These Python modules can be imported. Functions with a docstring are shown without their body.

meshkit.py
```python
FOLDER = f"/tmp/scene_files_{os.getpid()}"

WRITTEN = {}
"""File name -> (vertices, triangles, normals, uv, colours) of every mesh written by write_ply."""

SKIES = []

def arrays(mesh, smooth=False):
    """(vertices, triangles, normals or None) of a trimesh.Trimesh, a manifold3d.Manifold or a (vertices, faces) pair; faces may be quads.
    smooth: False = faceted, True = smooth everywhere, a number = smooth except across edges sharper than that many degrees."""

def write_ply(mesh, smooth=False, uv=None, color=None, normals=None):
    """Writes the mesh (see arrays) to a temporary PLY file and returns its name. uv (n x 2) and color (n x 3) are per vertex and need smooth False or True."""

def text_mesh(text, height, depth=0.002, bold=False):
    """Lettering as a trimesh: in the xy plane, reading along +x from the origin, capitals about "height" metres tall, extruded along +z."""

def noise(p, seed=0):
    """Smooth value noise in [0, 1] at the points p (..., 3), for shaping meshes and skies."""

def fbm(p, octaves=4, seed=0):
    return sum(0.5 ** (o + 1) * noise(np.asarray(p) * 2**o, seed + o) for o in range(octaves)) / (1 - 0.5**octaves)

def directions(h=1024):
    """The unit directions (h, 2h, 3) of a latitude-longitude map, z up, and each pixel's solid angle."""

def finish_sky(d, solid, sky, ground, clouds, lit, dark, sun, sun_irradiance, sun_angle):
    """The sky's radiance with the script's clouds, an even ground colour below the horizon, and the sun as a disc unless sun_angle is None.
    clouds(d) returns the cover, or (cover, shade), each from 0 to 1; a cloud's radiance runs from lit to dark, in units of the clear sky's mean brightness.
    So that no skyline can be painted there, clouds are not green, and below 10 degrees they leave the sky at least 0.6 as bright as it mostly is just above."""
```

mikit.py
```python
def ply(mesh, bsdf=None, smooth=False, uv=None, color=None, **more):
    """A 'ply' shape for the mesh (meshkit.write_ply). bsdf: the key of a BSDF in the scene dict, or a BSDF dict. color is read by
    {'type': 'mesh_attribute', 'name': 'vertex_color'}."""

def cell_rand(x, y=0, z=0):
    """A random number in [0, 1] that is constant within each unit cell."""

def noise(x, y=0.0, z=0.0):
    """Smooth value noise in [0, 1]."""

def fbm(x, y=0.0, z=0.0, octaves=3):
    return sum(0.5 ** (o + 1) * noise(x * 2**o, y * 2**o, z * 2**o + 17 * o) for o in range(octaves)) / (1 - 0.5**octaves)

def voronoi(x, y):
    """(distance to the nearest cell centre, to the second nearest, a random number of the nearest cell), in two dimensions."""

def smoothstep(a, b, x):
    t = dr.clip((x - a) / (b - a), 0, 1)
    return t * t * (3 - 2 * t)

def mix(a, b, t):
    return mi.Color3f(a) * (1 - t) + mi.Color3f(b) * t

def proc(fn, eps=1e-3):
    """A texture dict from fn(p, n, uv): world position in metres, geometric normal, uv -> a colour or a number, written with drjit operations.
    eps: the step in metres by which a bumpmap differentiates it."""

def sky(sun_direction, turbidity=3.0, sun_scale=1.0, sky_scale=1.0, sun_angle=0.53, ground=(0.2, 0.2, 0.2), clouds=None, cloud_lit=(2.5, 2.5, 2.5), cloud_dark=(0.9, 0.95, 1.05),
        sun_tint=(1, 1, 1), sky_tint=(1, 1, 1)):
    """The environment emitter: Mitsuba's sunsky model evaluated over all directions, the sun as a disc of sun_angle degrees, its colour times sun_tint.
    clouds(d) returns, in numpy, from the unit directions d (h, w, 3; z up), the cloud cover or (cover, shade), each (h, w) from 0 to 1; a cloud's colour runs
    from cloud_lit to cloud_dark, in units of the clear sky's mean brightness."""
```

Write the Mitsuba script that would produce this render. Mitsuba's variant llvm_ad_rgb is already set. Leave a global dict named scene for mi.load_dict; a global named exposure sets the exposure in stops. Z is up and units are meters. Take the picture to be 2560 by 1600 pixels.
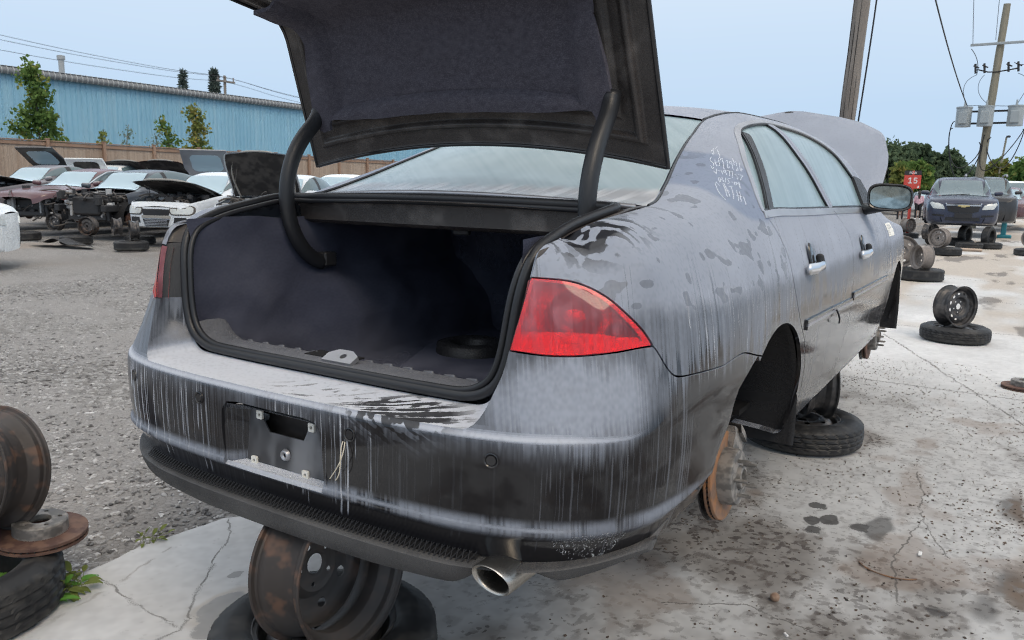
import math, numpy as np, trimesh, shapely, manifold3d
import drjit as dr
import mitsuba as mi
import mikit, meshkit
from mikit import noise, fbm, voronoi, cell_rand, smoothstep, mix
from shapely.geometry import Polygon, LineString, box as sbox
from scipy.interpolate import PchipInterpolator, CubicSpline
T = mi.ScalarTransform4f
PI = math.pi
rng = np.random.default_rng(7)
scene, labels = {}, {}

# ---------------------------------------------------------------- camera, sky, exposure
YAW, PITCH, ROLL = math.radians(32.09), math.radians(9.6), math.radians(1.15)
EYE = np.array([-2.42, -1.48, 1.3825])
_f = np.array([math.cos(YAW)*math.cos(PITCH), math.sin(YAW)*math.cos(PITCH), -math.sin(PITCH)])
_r = np.array([math.sin(YAW), -math.cos(YAW), 0.0]); _u = np.cross(_r, _f)
_up = -math.sin(ROLL)*_r + math.cos(ROLL)*_u
scene['camera'] = {'type': 'thinlens', 'fov': math.degrees(2*math.atan(1280/1960)), 'fov_axis': 'x', 'near_clip': 0.05, 'far_clip': 2000.0,
                   'aperture_radius': 0.0012, 'focus_distance': 2.6,
                   'to_world': T().look_at(origin=EYE.tolist(), target=(EYE+_f).tolist(), up=_up.tolist())}
def overcast(d):
    n = meshkit.fbm(d*[2.2, 2.2, 6.0], 4, 3)
    t = np.clip(d[..., 2], 0, 1)
    shade = np.clip(1.0-1.30*np.clip(t-.10, 0, 1)**.9-.12*(n-.5), 0, 1)      # a bright overcast: pale blue low down, white overhead
    return np.full(t.shape, .97), shade
scene['sky'] = mikit.sky((-0.35, -0.55, 0.75), turbidity=4, sun_scale=0.20, sun_angle=26, clouds=overcast, cloud_lit=(2.55, 2.55, 2.55), cloud_dark=(1.22, 1.60, 2.04), ground=(0.25, 0.24, 0.23))
exposure = 2.06

# ---------------------------------------------------------------- helpers
def say(key, label=None, cat=None, group=None, kind=None):
    d = labels.setdefault(key, {})
    if label: d['label'] = label
    if cat: d['category'] = cat
    if group: d['group'] = group
    if kind: d['kind'] = kind
    return key
_used = {}
def num(name):
    n = _used.get(name, 0); _used[name] = n+1
    return name if n == 0 else f'{name}_{n:03d}'
def thing(name, label, cat, group=None):
    return say(num(name), label, cat, group)
def add(key, mesh, bsdf, smooth=False, M=None, uv=None, color=None):
    """one entry of the scene; key is made unique"""
    key = num(key)
    if M is not None and isinstance(mesh, trimesh.Trimesh):
        mesh = mesh.copy(); mesh.apply_transform(M)
    scene[key] = mikit.ply(mesh, bsdf, smooth, uv, color)
    return key
def cat(*ms):
    ms = [m for m in (ms[0] if len(ms) == 1 and isinstance(ms[0], (list, tuple)) else ms) if m is not None]
    return trimesh.util.concatenate([trimesh.Trimesh(m.vertices, m.faces, process=False) for m in ms])
def mat(loc=(0, 0, 0), rz=0, rx=0, ry=0, s=1):
    cz, sz, cx, sx, cy, sy = math.cos(rz), math.sin(rz), math.cos(rx), math.sin(rx), math.cos(ry), math.sin(ry)
    Rz = np.array([[cz, -sz, 0], [sz, cz, 0], [0, 0, 1]]); Rx = np.array([[1, 0, 0], [0, cx, -sx], [0, sx, cx]]); Ry = np.array([[cy, 0, sy], [0, 1, 0], [-sy, 0, cy]])
    M = np.eye(4); M[:3, :3] = Rz@Ry@Rx*s; M[:3, 3] = loc
    return M
def axes(loc, x, z):
    """matrix whose local z axis is z and local x is near x"""
    z = np.asarray(z, float)/np.linalg.norm(z); x = np.asarray(x, float); x = x-z*(x@z); x /= np.linalg.norm(x)
    M = np.eye(4); M[:3, 0], M[:3, 1], M[:3, 2], M[:3, 3] = x, np.cross(z, x), z, loc
    return M
def tri(v, f): return trimesh.Trimesh(np.asarray(v, float), np.asarray(f, int), process=False)
def moved(m, M):
    m = m.copy(); m.apply_transform(M); return m
def flipped(m): return tri(m.vertices, m.faces[:, ::-1])
def mirror_y(m): return tri(m.vertices*[1, -1, 1], m.faces[:, ::-1])
def bx(size, c=(0, 0, 0), ch=0.0):
    """box with chamfered edges"""
    sx, sy, sz = [s/2 for s in size]
    if ch <= 0:
        m = trimesh.creation.box(size); m.apply_translation(c); return m
    ch = min(ch, sx*.9, sy*.9, sz*.9)
    p = [(a*(sx-(ch if k != 0 else 0)), b*(sy-(ch if k != 1 else 0)), e*(sz-(ch if k != 2 else 0))) for a in (-1, 1) for b in (-1, 1) for e in (-1, 1) for k in range(3)]
    m = trimesh.convex.convex_hull(np.array(p)); m.apply_translation(c); return m
def bar(p0, p1, w, h=None, ch=0.0, up=(0, 0, 1)):
    p0, p1 = np.asarray(p0, float), np.asarray(p1, float); d = p1-p0; L = np.linalg.norm(d)
    u = np.array(up, float)
    if abs(d@u)/L > .95: u = np.array([1.0, 0, 0])
    m = bx((w, h or w, L), (0, 0, L/2), ch); return moved(m, axes(p0, np.cross(u, d), d))
def cyl(p0, p1, r, r1=None, n=20, caps=True):
    return tube([p0, p1], [r, r if r1 is None else r1], n, caps)
def tube(pts, r, n=10, caps=True, closed=False):
    p = np.asarray(pts, float); k = len(p); r = np.broadcast_to(np.asarray(r, float), (k,))
    t = np.gradient(p, axis=0) if not closed else np.roll(p, -1, 0)-np.roll(p, 1, 0)
    t /= np.linalg.norm(t, axis=1, keepdims=True)+1e-12
    a = np.zeros_like(p); ref = np.array([0, 0, 1.0]) if abs(t[0, 2]) < .9 else np.array([1.0, 0, 0])
    prev = np.cross(t[0], ref); prev /= np.linalg.norm(prev)
    for i in range(k):
        prev = prev-t[i]*(prev@t[i]); prev /= np.linalg.norm(prev)+1e-12; a[i] = prev
    b = np.cross(t, a); ang = np.arange(n)*2*PI/n
    v = (p[:, None]+r[:, None, None]*(np.cos(ang)[None, :, None]*a[:, None]+np.sin(ang)[None, :, None]*b[:, None])).reshape(-1, 3)
    f = []
    for i in range(k if closed else k-1):
        i2 = (i+1) % k
        for j in range(n):
            j2 = (j+1) % n; A, B, Cc, D = i*n+j, i*n+j2, i2*n+j2, i2*n+j
            f += [[A, B, Cc], [A, Cc, D]]
    if caps and not closed:
        v = np.vstack([v, p[:1], p[-1:]]); c0, c1 = len(v)-2, len(v)-1
        for j in range(n):
            j2 = (j+1) % n; f += [[c0, j2, j], [c1, (k-1)*n+j, (k-1)*n+j2]]
    return tri(v, f)
def smooth_path(pts, n=40, closed=False):
    p = np.asarray(pts, float)
    if closed: p = np.vstack([p, p[:1]])
    s = np.r_[0, np.cumsum(np.linalg.norm(np.diff(p, axis=0), axis=1))]
    c = CubicSpline(s, p, bc_type='periodic') if closed else (CubicSpline(s, p) if len(p) > 2 else (lambda q: p[0]+(p[1]-p[0])*(q/s[-1])[:, None]))
    q = np.linspace(0, s[-1], n, endpoint=not closed)
    return c(q)
def lathe(prof, n=48, a0=0, a1=2*PI):
    """prof: (r, z) list turned about z; normals point to the right of the direction of travel"""
    p = np.asarray(prof, float); k = len(p); full = abs(a1-a0-2*PI) < 1e-6
    ang = np.linspace(a0, a1, n, endpoint=not full); m = len(ang)
    v = np.stack([p[None, :, 0]*np.cos(ang)[:, None], p[None, :, 0]*np.sin(ang)[:, None], np.broadcast_to(p[None, :, 1], (m, k))], -1).reshape(-1, 3)
    i, j = np.meshgrid(np.arange(m if full else m-1), np.arange(k-1), indexing='ij'); i2 = (i+1) % m
    A, B, Cc, D = i*k+j, i2*k+j, i2*k+j+1, i*k+j+1
    f = np.stack([np.stack([A, B, Cc], -1), np.stack([A, Cc, D], -1)], 2).reshape(-1, 3)
    q = tri(v, f); keep = trimesh.triangles.area(q.triangles) > 1e-12; q.update_faces(keep); return q
def extrude(poly, h, z0=0.0):
    geoms = getattr(poly, 'geoms', [poly]); out = []
    for g in geoms:
        if g.area > 1e-9:
            m = trimesh.creation.extrude_polygon(g, h, engine='earcut'); m.apply_translation([0, 0, z0]); out.append(m)
    return cat(out)
def blob_hull(pts, rs, n=2, smooth=True):
    sp = trimesh.creation.icosphere(n); return trimesh.convex.convex_hull(np.vstack([sp.vertices*np.asarray(r)+np.asarray(p) for p, r in zip(pts, rs)]))
def rounded(w, h, r, c=(0, 0), seg=6): return sbox(c[0]-w/2+r, c[1]-h/2+r, c[0]+w/2-r, c[1]+h/2-r).buffer(r, quad_segs=seg)

class Grid:
    """a surface patch P[u, v]; region(polygon) cuts a panel out of it along a polygon given in grid coordinates (u, v)"""
    def __init__(s, P): s.P = np.asarray(P, float); s.nu, s.nv = s.P.shape[:2]
    def at(s, uv):
        uv = np.asarray(uv, float); u, v = np.clip(uv[..., 0], 0, s.nu-1-1e-9), np.clip(uv[..., 1], 0, s.nv-1-1e-9)
        i, j = np.floor(u).astype(int), np.floor(v).astype(int); a, b = (u-i)[..., None], (v-j)[..., None]; P = s.P
        return (P[i, j]*(1-a)+P[i+1, j]*a)*(1-b)+(P[i, j+1]*(1-a)+P[i+1, j+1]*a)*b
    def normals(s):
        du, dv = np.gradient(s.P, axis=0), np.gradient(s.P, axis=1); n = np.cross(du, dv)
        return n/(np.linalg.norm(n, axis=-1, keepdims=True)+1e-12)
    def offset(s, d): return Grid(s.P+s.normals()*d)
    def region(s, poly=None, flange=0.0, flip=False, thick=None):
        """trimmed mesh; flange > 0: the border is turned in by so much (against the normal)"""
        if poly is None: poly = sbox(0, 0, s.nu-1, s.nv-1)
        poly = poly.buffer(0).intersection(sbox(0, 0, s.nu-1-1e-6, s.nv-1-1e-6))
        iu, iv = np.meshgrid(np.arange(s.nu-1), np.arange(s.nv-1), indexing='ij'); iu, iv = iu.ravel(), iv.ravel()
        b = poly.bounds; k = (iu+1 >= b[0]) & (iu <= b[2]) & (iv+1 >= b[1]) & (iv <= b[3]); iu, iv = iu[k], iv[k]
        cells = shapely.box(iu, iv, iu+1, iv+1); shapely.prepare(poly)
        inside = shapely.covers(poly, cells); touch = shapely.intersects(poly, cells) & ~inside
        verts, faces, index = [], [], {}
        def vid(p):
            key = (round(p[0], 4), round(p[1], 4))
            if key not in index: index[key] = len(verts); verts.append(key)
            return index[key]
        for a, c in zip(iu[inside], iv[inside]):
            A, B, Cc, D = vid((a, c)), vid((a+1, c)), vid((a+1, c+1)), vid((a, c+1)); faces += [[A, B, Cc], [A, Cc, D]]
        for g in shapely.intersection(poly, cells[touch]):
            for q in getattr(g, 'geoms', [g]):
                if q.geom_type != 'Polygon' or q.area < 1e-5: continue
                q = shapely.geometry.polygon.orient(q); ring = list(q.exterior.coords)[:-1]
                if len(q.interiors) == 0 and len(ring) == 3: faces.append([vid(p) for p in ring]); continue
                vv, ff = trimesh.creation.triangulate_polygon(q, engine='earcut')
                ids = [vid(p) for p in vv]
                for t3 in ff:
                    a3, b3, c3 = [vv[x] for x in t3]
                    if (b3[0]-a3[0])*(c3[1]-a3[1])-(b3[1]-a3[1])*(c3[0]-a3[0]) < 0: t3 = t3[::-1]
                    faces.append([ids[x] for x in t3])
        uv = np.array(verts); f = np.array([x for x in faces if len(set(x)) == 3]); V = s.at(uv)
        if thick or flange:
            N = Grid(s.normals()).at(uv); N /= np.linalg.norm(N, axis=1, keepdims=True)+1e-12
            e = np.sort(np.vstack([f[:, [0, 1]], f[:, [1, 2]], f[:, [2, 0]]]), axis=1); d = np.vstack([f[:, [0, 1]], f[:, [1, 2]], f[:, [2, 0]]])
            _, inv, cnt = np.unique(e, axis=0, return_inverse=True, return_counts=True); border = d[cnt[inv.ravel()] == 1]
            w = thick or flange; n0 = len(V)
            if thick:
                V2 = np.vstack([V, V-N*w]); f2 = np.vstack([f, f[:, ::-1]+n0])
            else:
                V2 = np.vstack([V, V-N*w]); f2 = f
            q = np.vstack([np.stack([border[:, 1], border[:, 0], border[:, 0]+n0], 1), np.stack([border[:, 1], border[:, 0]+n0, border[:, 1]+n0], 1)])
            m = tri(V2, np.vstack([f2, q])); m.remove_unreferenced_vertices()
        else: m = tri(V, f)
        return flipped(m) if flip else m
    def ribbon(s, uvpath, w, lift=0.002):
        """flat strip along a path on the surface"""
        return None
def spline_net(rows, nu, nv, us=None):
    """control net rows[k][c] of 3D points -> dense grid [nu, nv] by monotone splines (u along c, v along k)"""
    N = np.asarray(rows, float); K, Cn = N.shape[:2]
    pu = np.linspace(0, Cn-1, nu) if us is None else us
    A = PchipInterpolator(np.arange(Cn), N, axis=1)(pu)
    B = PchipInterpolator(np.arange(K), A, axis=0)(np.linspace(0, K-1, nv))
    return np.transpose(B, (1, 0, 2))
# ---------------------------------------------------------------- materials
def rgb(*c): return {'type': 'rgb', 'value': list(map(float, c))}
def pbr(color, rough=.5, metallic=0., spec=.5, coat=0., sheen=0., **k):
    d = {'type': 'principled', 'base_color': color if isinstance(color, dict) else rgb(*color), 'roughness': rough, 'metallic': metallic, 'specular': spec}
    if coat: d.update(clearcoat=coat, clearcoat_gloss=.95)
    if sheen: d.update(sheen=sheen)
    d.update(k); return d
def two(b): return {'type': 'twosided', 'bsdf': b}
def material(name, b): scene[name] = two(b)
def bump(b, fn, scale=1.0, eps=1e-3): return {'type': 'bumpmap', 'arbitrary': mikit.proc(fn, eps), 'bsdf': b, 'scale': scale}
def clamp(x): return dr.clip(x, 0, 1)
# --- dust, dried drips and a painted reflection step on the dark paint of the sedan
def drips(s, z, f, zlo, seed, dens):
    """thin dried runs of muddy water: each with its own start, length and wobble"""
    w = s + .004*noise(z*26, dr.floor(s*f)*3.1 + seed)
    c = dr.floor(w*f); t = w*f-c
    r1, r2, r3 = cell_rand(c, seed), cell_rand(c, seed+1), cell_rand(c, seed+2)
    width = .06+.16*r3
    line = smoothstep(width, width*.35, dr.abs(t-.3-.4*r2))
    end = zlo+.24*r2*r2
    return line*smoothstep(end-.004, end+.02, z)*dr.select(r1 < dens, 1., 0.)*(.45+.55*noise(z*40, c))
def dirt_and_reflection(p, n):
    x, y, z = p.x, p.y, p.z
    s = x-y; up = n.z
    big, mid = fbm(x*3.1, y*3.1, z*3.1, 2), fbm(x*11+4, y*11, z*5, 3)
    streak = clamp((.55*fbm(s*52, z*1.1, 7, octaves=3)+.45*noise(s*240, z*2.6, 3)-.22)/.52)
    rear = smoothstep(-.98, -1.07, x)
    top = smoothstep(.26, .60, up+.12*(mid-.5))
    # settled dust on what faces up; on the flank it drops at a painted reflection edge, then thins into washed streaks
    f = clamp((z-.955+.10*(big-.5)+.16*(fbm(s*4.3, z*1.5, 21, octaves=2)-.5)+.05*smoothstep(.0, -.5, x))/.255)
    upper = smoothstep(1.085, 1.15, z+.05*(big-.5)+.04*(mid-.5))  # edge between sky and ground reflection, painted as a step in the dust
    f2 = clamp((z-.950+.08*(big-.5)+.05*smoothstep(.0, -.5, x))/.15); thr = 1.03-1.06*f2
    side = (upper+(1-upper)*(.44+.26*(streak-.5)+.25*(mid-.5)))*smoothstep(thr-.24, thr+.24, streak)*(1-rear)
    face = rear*(smoothstep(.80, .885, z+.05*(mid-.5))*(.12+.30*streak)+.10*streak*smoothstep(-.1, .45, y))
    film = .004+.010*mid
    patch = smoothstep(.235, .09, dr.sqrt(dr.square(y+.755)+dr.square((z-.945)*1.75)+dr.square((x+1.05)*.6))+.09*(mid-.5)+.05*(streak-.5))*.92
    ridge = smoothstep(.030, .008, dr.abs(z-.674+.010*(mid-.5)))*smoothstep(-.45, -.75, x)*smoothstep(.25, .60, mid+.25*(streak-.4))*.55
    d = dr.maximum(dr.maximum(dr.maximum(top, side), dr.maximum(patch, ridge)), face+film)
    # dried runs on the bumper and along the lower edge of the quarter panel
    lo = dr.select(x < -.55, .60, .955)
    zone = dr.select(x < -.70, smoothstep(.90, .84, z)*(.15+.85*smoothstep(.45, .62, fbm(s*4.5+9, 1.7, octaves=2)))*(.22+.78*smoothstep(-.70, -.25, y)), smoothstep(1.18, 1.06, z)*smoothstep(.93, .97, z)*smoothstep(.35, .1, x))
    dl = dr.maximum(drips(s, z, 46, lo, 11, .50), .75*drips(s+.31, z, 97, lo+.03, 31, .45))*zone
    d = dr.maximum(d, dl)
    # wiped, scratched and touched places
    a1, a2 = x*.8+z*.6+.3*y, z*.8-x*.6-.4*y
    hatch = .5*fbm(a1*30, a2*150, 5, octaves=2)+.5*fbm(x*42+a2*8, y*42, z*36, 3)
    z1 = smoothstep(.22, .05, dr.sqrt(dr.square(x+.80)*.7+dr.square(z-1.285)*3+dr.square(y+.68)*2.2))*.9
    z2 = smoothstep(.24, .07, dr.sqrt(dr.square(y+.36)+dr.square(x+1.09)*2.5+dr.square(z-.885)*2))
    z3 = smoothstep(.20, .05, dr.sqrt(dr.square(y+.06)+dr.square(x+1.08)*3+dr.square(z-.885)*3))*.7
    wipe = smoothstep(.49, .545, hatch+.10*(mid-.5)+.10*(z1+z2-.6))*clamp(z1*1.2+z2*1.3+z3)
    touch = smoothstep(.655, .675, fbm(x*22+20, y*22, z*22, 2))*smoothstep(1.05, 1.15, z)*.35*(1-smoothstep(.0, .2, x))
    d = d*(1-.92*clamp(wipe))*(1-touch)
    hz = smoothstep(1.22, 1.15, z+.03*(streak-.5))*smoothstep(.93, .96, z)
    handle = (smoothstep(.16, .04, dr.abs(x-.50+.3*(z-1.14)))+.6*smoothstep(.09, .03, dr.abs(x-1.52)))*hz*smoothstep(.15, .25, x)
    d = d*(1-.9*clamp(handle*(.35+1.1*(1-streak))))
    thumb = smoothstep(1.05, .85, dr.sqrt(dr.square((x-.02)/.21)+dr.square((z-1.41)/.125))+.2*(mid-.5))*smoothstep(1.26, 1.31, z)
    return clamp(d+.25*(noise(x*160, y*160, z*90)-.5)*d), thumb, dl
def paint_color(p, n, uv):
    d, thumb, dl = dirt_and_reflection(p, n)
    x, y, z = p.x, p.y, p.z
    dust = mix((.232, .258, .312), (.312, .343, .405), fbm(x*5, y*5, z*5, 2))
    dust = mix(dust, (.175, .215, .30), thumb*.85)
    dust = mix(dust, (.52, .53, .56), clamp(dl)*.8)
    dust = mix(dust, (.50, .52, .565), smoothstep(.5, .8, n.z)*smoothstep(-.9, -1.0, x)*smoothstep(.95, .90, z))
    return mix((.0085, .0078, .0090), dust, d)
material('recess_dust', pbr(mikit.proc(lambda p, n, uv: mix((.040, .040, .044), (.20, .205, .22), smoothstep(.35, .68, fbm(p.y*14, p.z*7, 3, octaves=3))*.8)), .6))
def paint_rough(p, n, uv):
    d, _, _ = dirt_and_reflection(p, n)
    return .07+.62*clamp(d*1.3)
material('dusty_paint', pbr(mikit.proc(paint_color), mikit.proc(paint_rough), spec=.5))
def glass_dirt(p, n, uv):
    x, y, z = p.x, p.y, p.z
    run = fbm(x*40-y*40, z*2.5, 5, octaves=2); f = fbm(x*9, y*9, z*6, 2)
    base = mix((.135, .205, .225), (.25, .325, .345), clamp(.55*run+.75*f-.2))
    low = smoothstep(1.395, 1.375, z+.018*(fbm(y*30, z*3, 1, octaves=2)-.5))*smoothstep(-.1, -.2, x)
    return mix(base, mix((.20, .19, .19), (.40, .39, .39), smoothstep(.4, .7, fbm(y*38+z*25, z*12, 4, octaves=2))), low*.9)
material('dusty_glass', pbr(mikit.proc(glass_dirt), .22, spec=.6))
material('black_rubber', pbr((.017, .018, .021), .42))
material('black_plastic', pbr((.022, .022, .024), .5))
material('grey_plastic', pbr(mikit.proc(lambda p, n, uv: mix((.034, .034, .036), (.085, .084, .085), clamp(fbm(p.x*8, p.y*8, p.z*8, 3)*1.3-.3+.35*smoothstep(.3, .9, n.z)))), .6))
material('trunk_trim', pbr(mikit.proc(lambda p, n, uv: mix((.105, .11, .125), (.15, .155, .172), fbm(p.x*20, p.y*20, p.z*20, 3))), .42))
def felt(p, n, uv):
    f = noise(p.x*420, p.y*420, p.z*420); g = fbm(p.x*90, p.y*90, p.z*90, 2)
    return mix((.058, .054, .068), (.135, .130, .155), clamp(f*f*.8+.5*(g-.4)))
material('felt', pbr(mikit.proc(felt), .95, spec=.15, sheen=.6))
material('carpet', pbr(mikit.proc(lambda p, n, uv: mix((.042, .046, .070), (.105, .112, .150), smoothstep(.35, .8, fbm(p.x*4, p.y*4, p.z*4, 3))*.8+.2*noise(p.x*180, p.y*180, p.z*180))), .95, spec=.1, sheen=.3))
material('brown_steel', pbr(mikit.proc(lambda p, n, uv: mix((.045, .039, .037), (.115, .102, .095), smoothstep(.45, .85, fbm(p.x*14, p.y*14, p.z*14, 3)))), .42))
material('chrome', pbr((.75, .76, .78), .12, metallic=1.0))
material('dull_chrome', pbr(mikit.proc(lambda p, n, uv: mix((.52, .53, .56), (.34, .34, .36), fbm(p.x*9, p.y*9, p.z*9, 3))), .38, metallic=.75))
material('exhaust_steel', pbr(mikit.proc(lambda p, n, uv: mix((.66, .64, .60), (.40, .38, .35), fbm(p.x*14, p.y*22, p.z*22, 3))), .34, metallic=1.0))
material('white_mark', pbr((.80, .82, .86), .8))
material('mirror_face', pbr(mikit.proc(lambda p, n, uv: mix((.40, .46, .45), (.20, .24, .24), smoothstep(.4, .65, fbm(p.y*20, p.z*20, 2, octaves=3)))), .08, metallic=.8))
def rust(p, n, uv):
    f = fbm(p.x*26, p.y*26, p.z*26, 3); g = fbm(p.x*5, p.y*5, p.z*5, 2)
    return mix(mix((.036, .030, .028), (.105, .060, .042), smoothstep(.50, .74, f)), (.080, .076, .076), smoothstep(.42, .62, g)*.85)
material('rusty_steel', pbr(mikit.proc(rust), .58, metallic=.15))
material('bright_rust', pbr(mikit.proc(lambda p, n, uv: mix((.25, .115, .050), (.15, .095, .065), smoothstep(.35, .7, fbm(p.x*30, p.y*30, p.z*30, 3)))), .75))
material('disc_rust', pbr(mikit.proc(lambda p, n, uv: mix((.085, .045, .036), (.150, .085, .060), smoothstep(.35, .7, fbm(p.x*34, p.y*34, p.z*34, 3)))), .7))
material('cast_iron', pbr(mikit.proc(lambda p, n, uv: mix((.14, .135, .13), (.30, .28, .26), smoothstep(.35, .7, fbm(p.x*40, p.y*40, p.z*40, 3)))), .55, metallic=.3))
material('tyre_rubber', pbr(mikit.proc(lambda p, n, uv: mix((.014, .0145, .016), (.060, .057, .053), clamp(smoothstep(.45, .8, fbm(p.x*16, p.y*16, p.z*16, 3))*.6+.3*smoothstep(.05, .0, p.z)))), .55))
material('dirty_concrete_grey', pbr((.3, .3, .3), .9))
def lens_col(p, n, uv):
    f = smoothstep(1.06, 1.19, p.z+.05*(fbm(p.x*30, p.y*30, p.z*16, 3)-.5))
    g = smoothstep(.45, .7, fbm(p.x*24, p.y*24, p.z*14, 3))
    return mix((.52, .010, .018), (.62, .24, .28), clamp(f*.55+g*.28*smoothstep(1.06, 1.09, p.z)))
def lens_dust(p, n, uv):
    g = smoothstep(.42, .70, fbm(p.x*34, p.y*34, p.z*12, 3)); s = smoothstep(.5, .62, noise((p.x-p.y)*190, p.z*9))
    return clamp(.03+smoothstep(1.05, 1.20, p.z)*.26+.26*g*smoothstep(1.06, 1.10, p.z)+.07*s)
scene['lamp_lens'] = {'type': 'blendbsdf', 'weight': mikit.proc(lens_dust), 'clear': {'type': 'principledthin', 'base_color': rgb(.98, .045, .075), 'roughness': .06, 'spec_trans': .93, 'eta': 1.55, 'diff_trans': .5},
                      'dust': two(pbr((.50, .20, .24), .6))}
material('lamp_red', pbr((.80, .03, .05), .3, coat=.5))
material('lamp_bright', pbr((.60, .16, .17), .35, metallic=.2))
material('lamp_dark', pbr((.16, .09, .09), .25, metallic=.3))
material('tab_white', pbr((.74, .72, .66), .5)); material('dark_paint', pbr((.016, .016, .018), .14, coat=.6)); material('pale_wire', pbr((.62, .56, .45), .6)); material('deep_black', pbr((.006, .006, .007), .9)); material('disc_bright', pbr(mikit.proc(lambda p, n, uv: mix((.30, .145, .070), (.19, .12, .085), smoothstep(.35, .7, fbm(p.x*26, p.y*26, p.z*26, 3)))), .62))
material('scratch_white', pbr((.50, .51, .53), .7))
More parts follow.
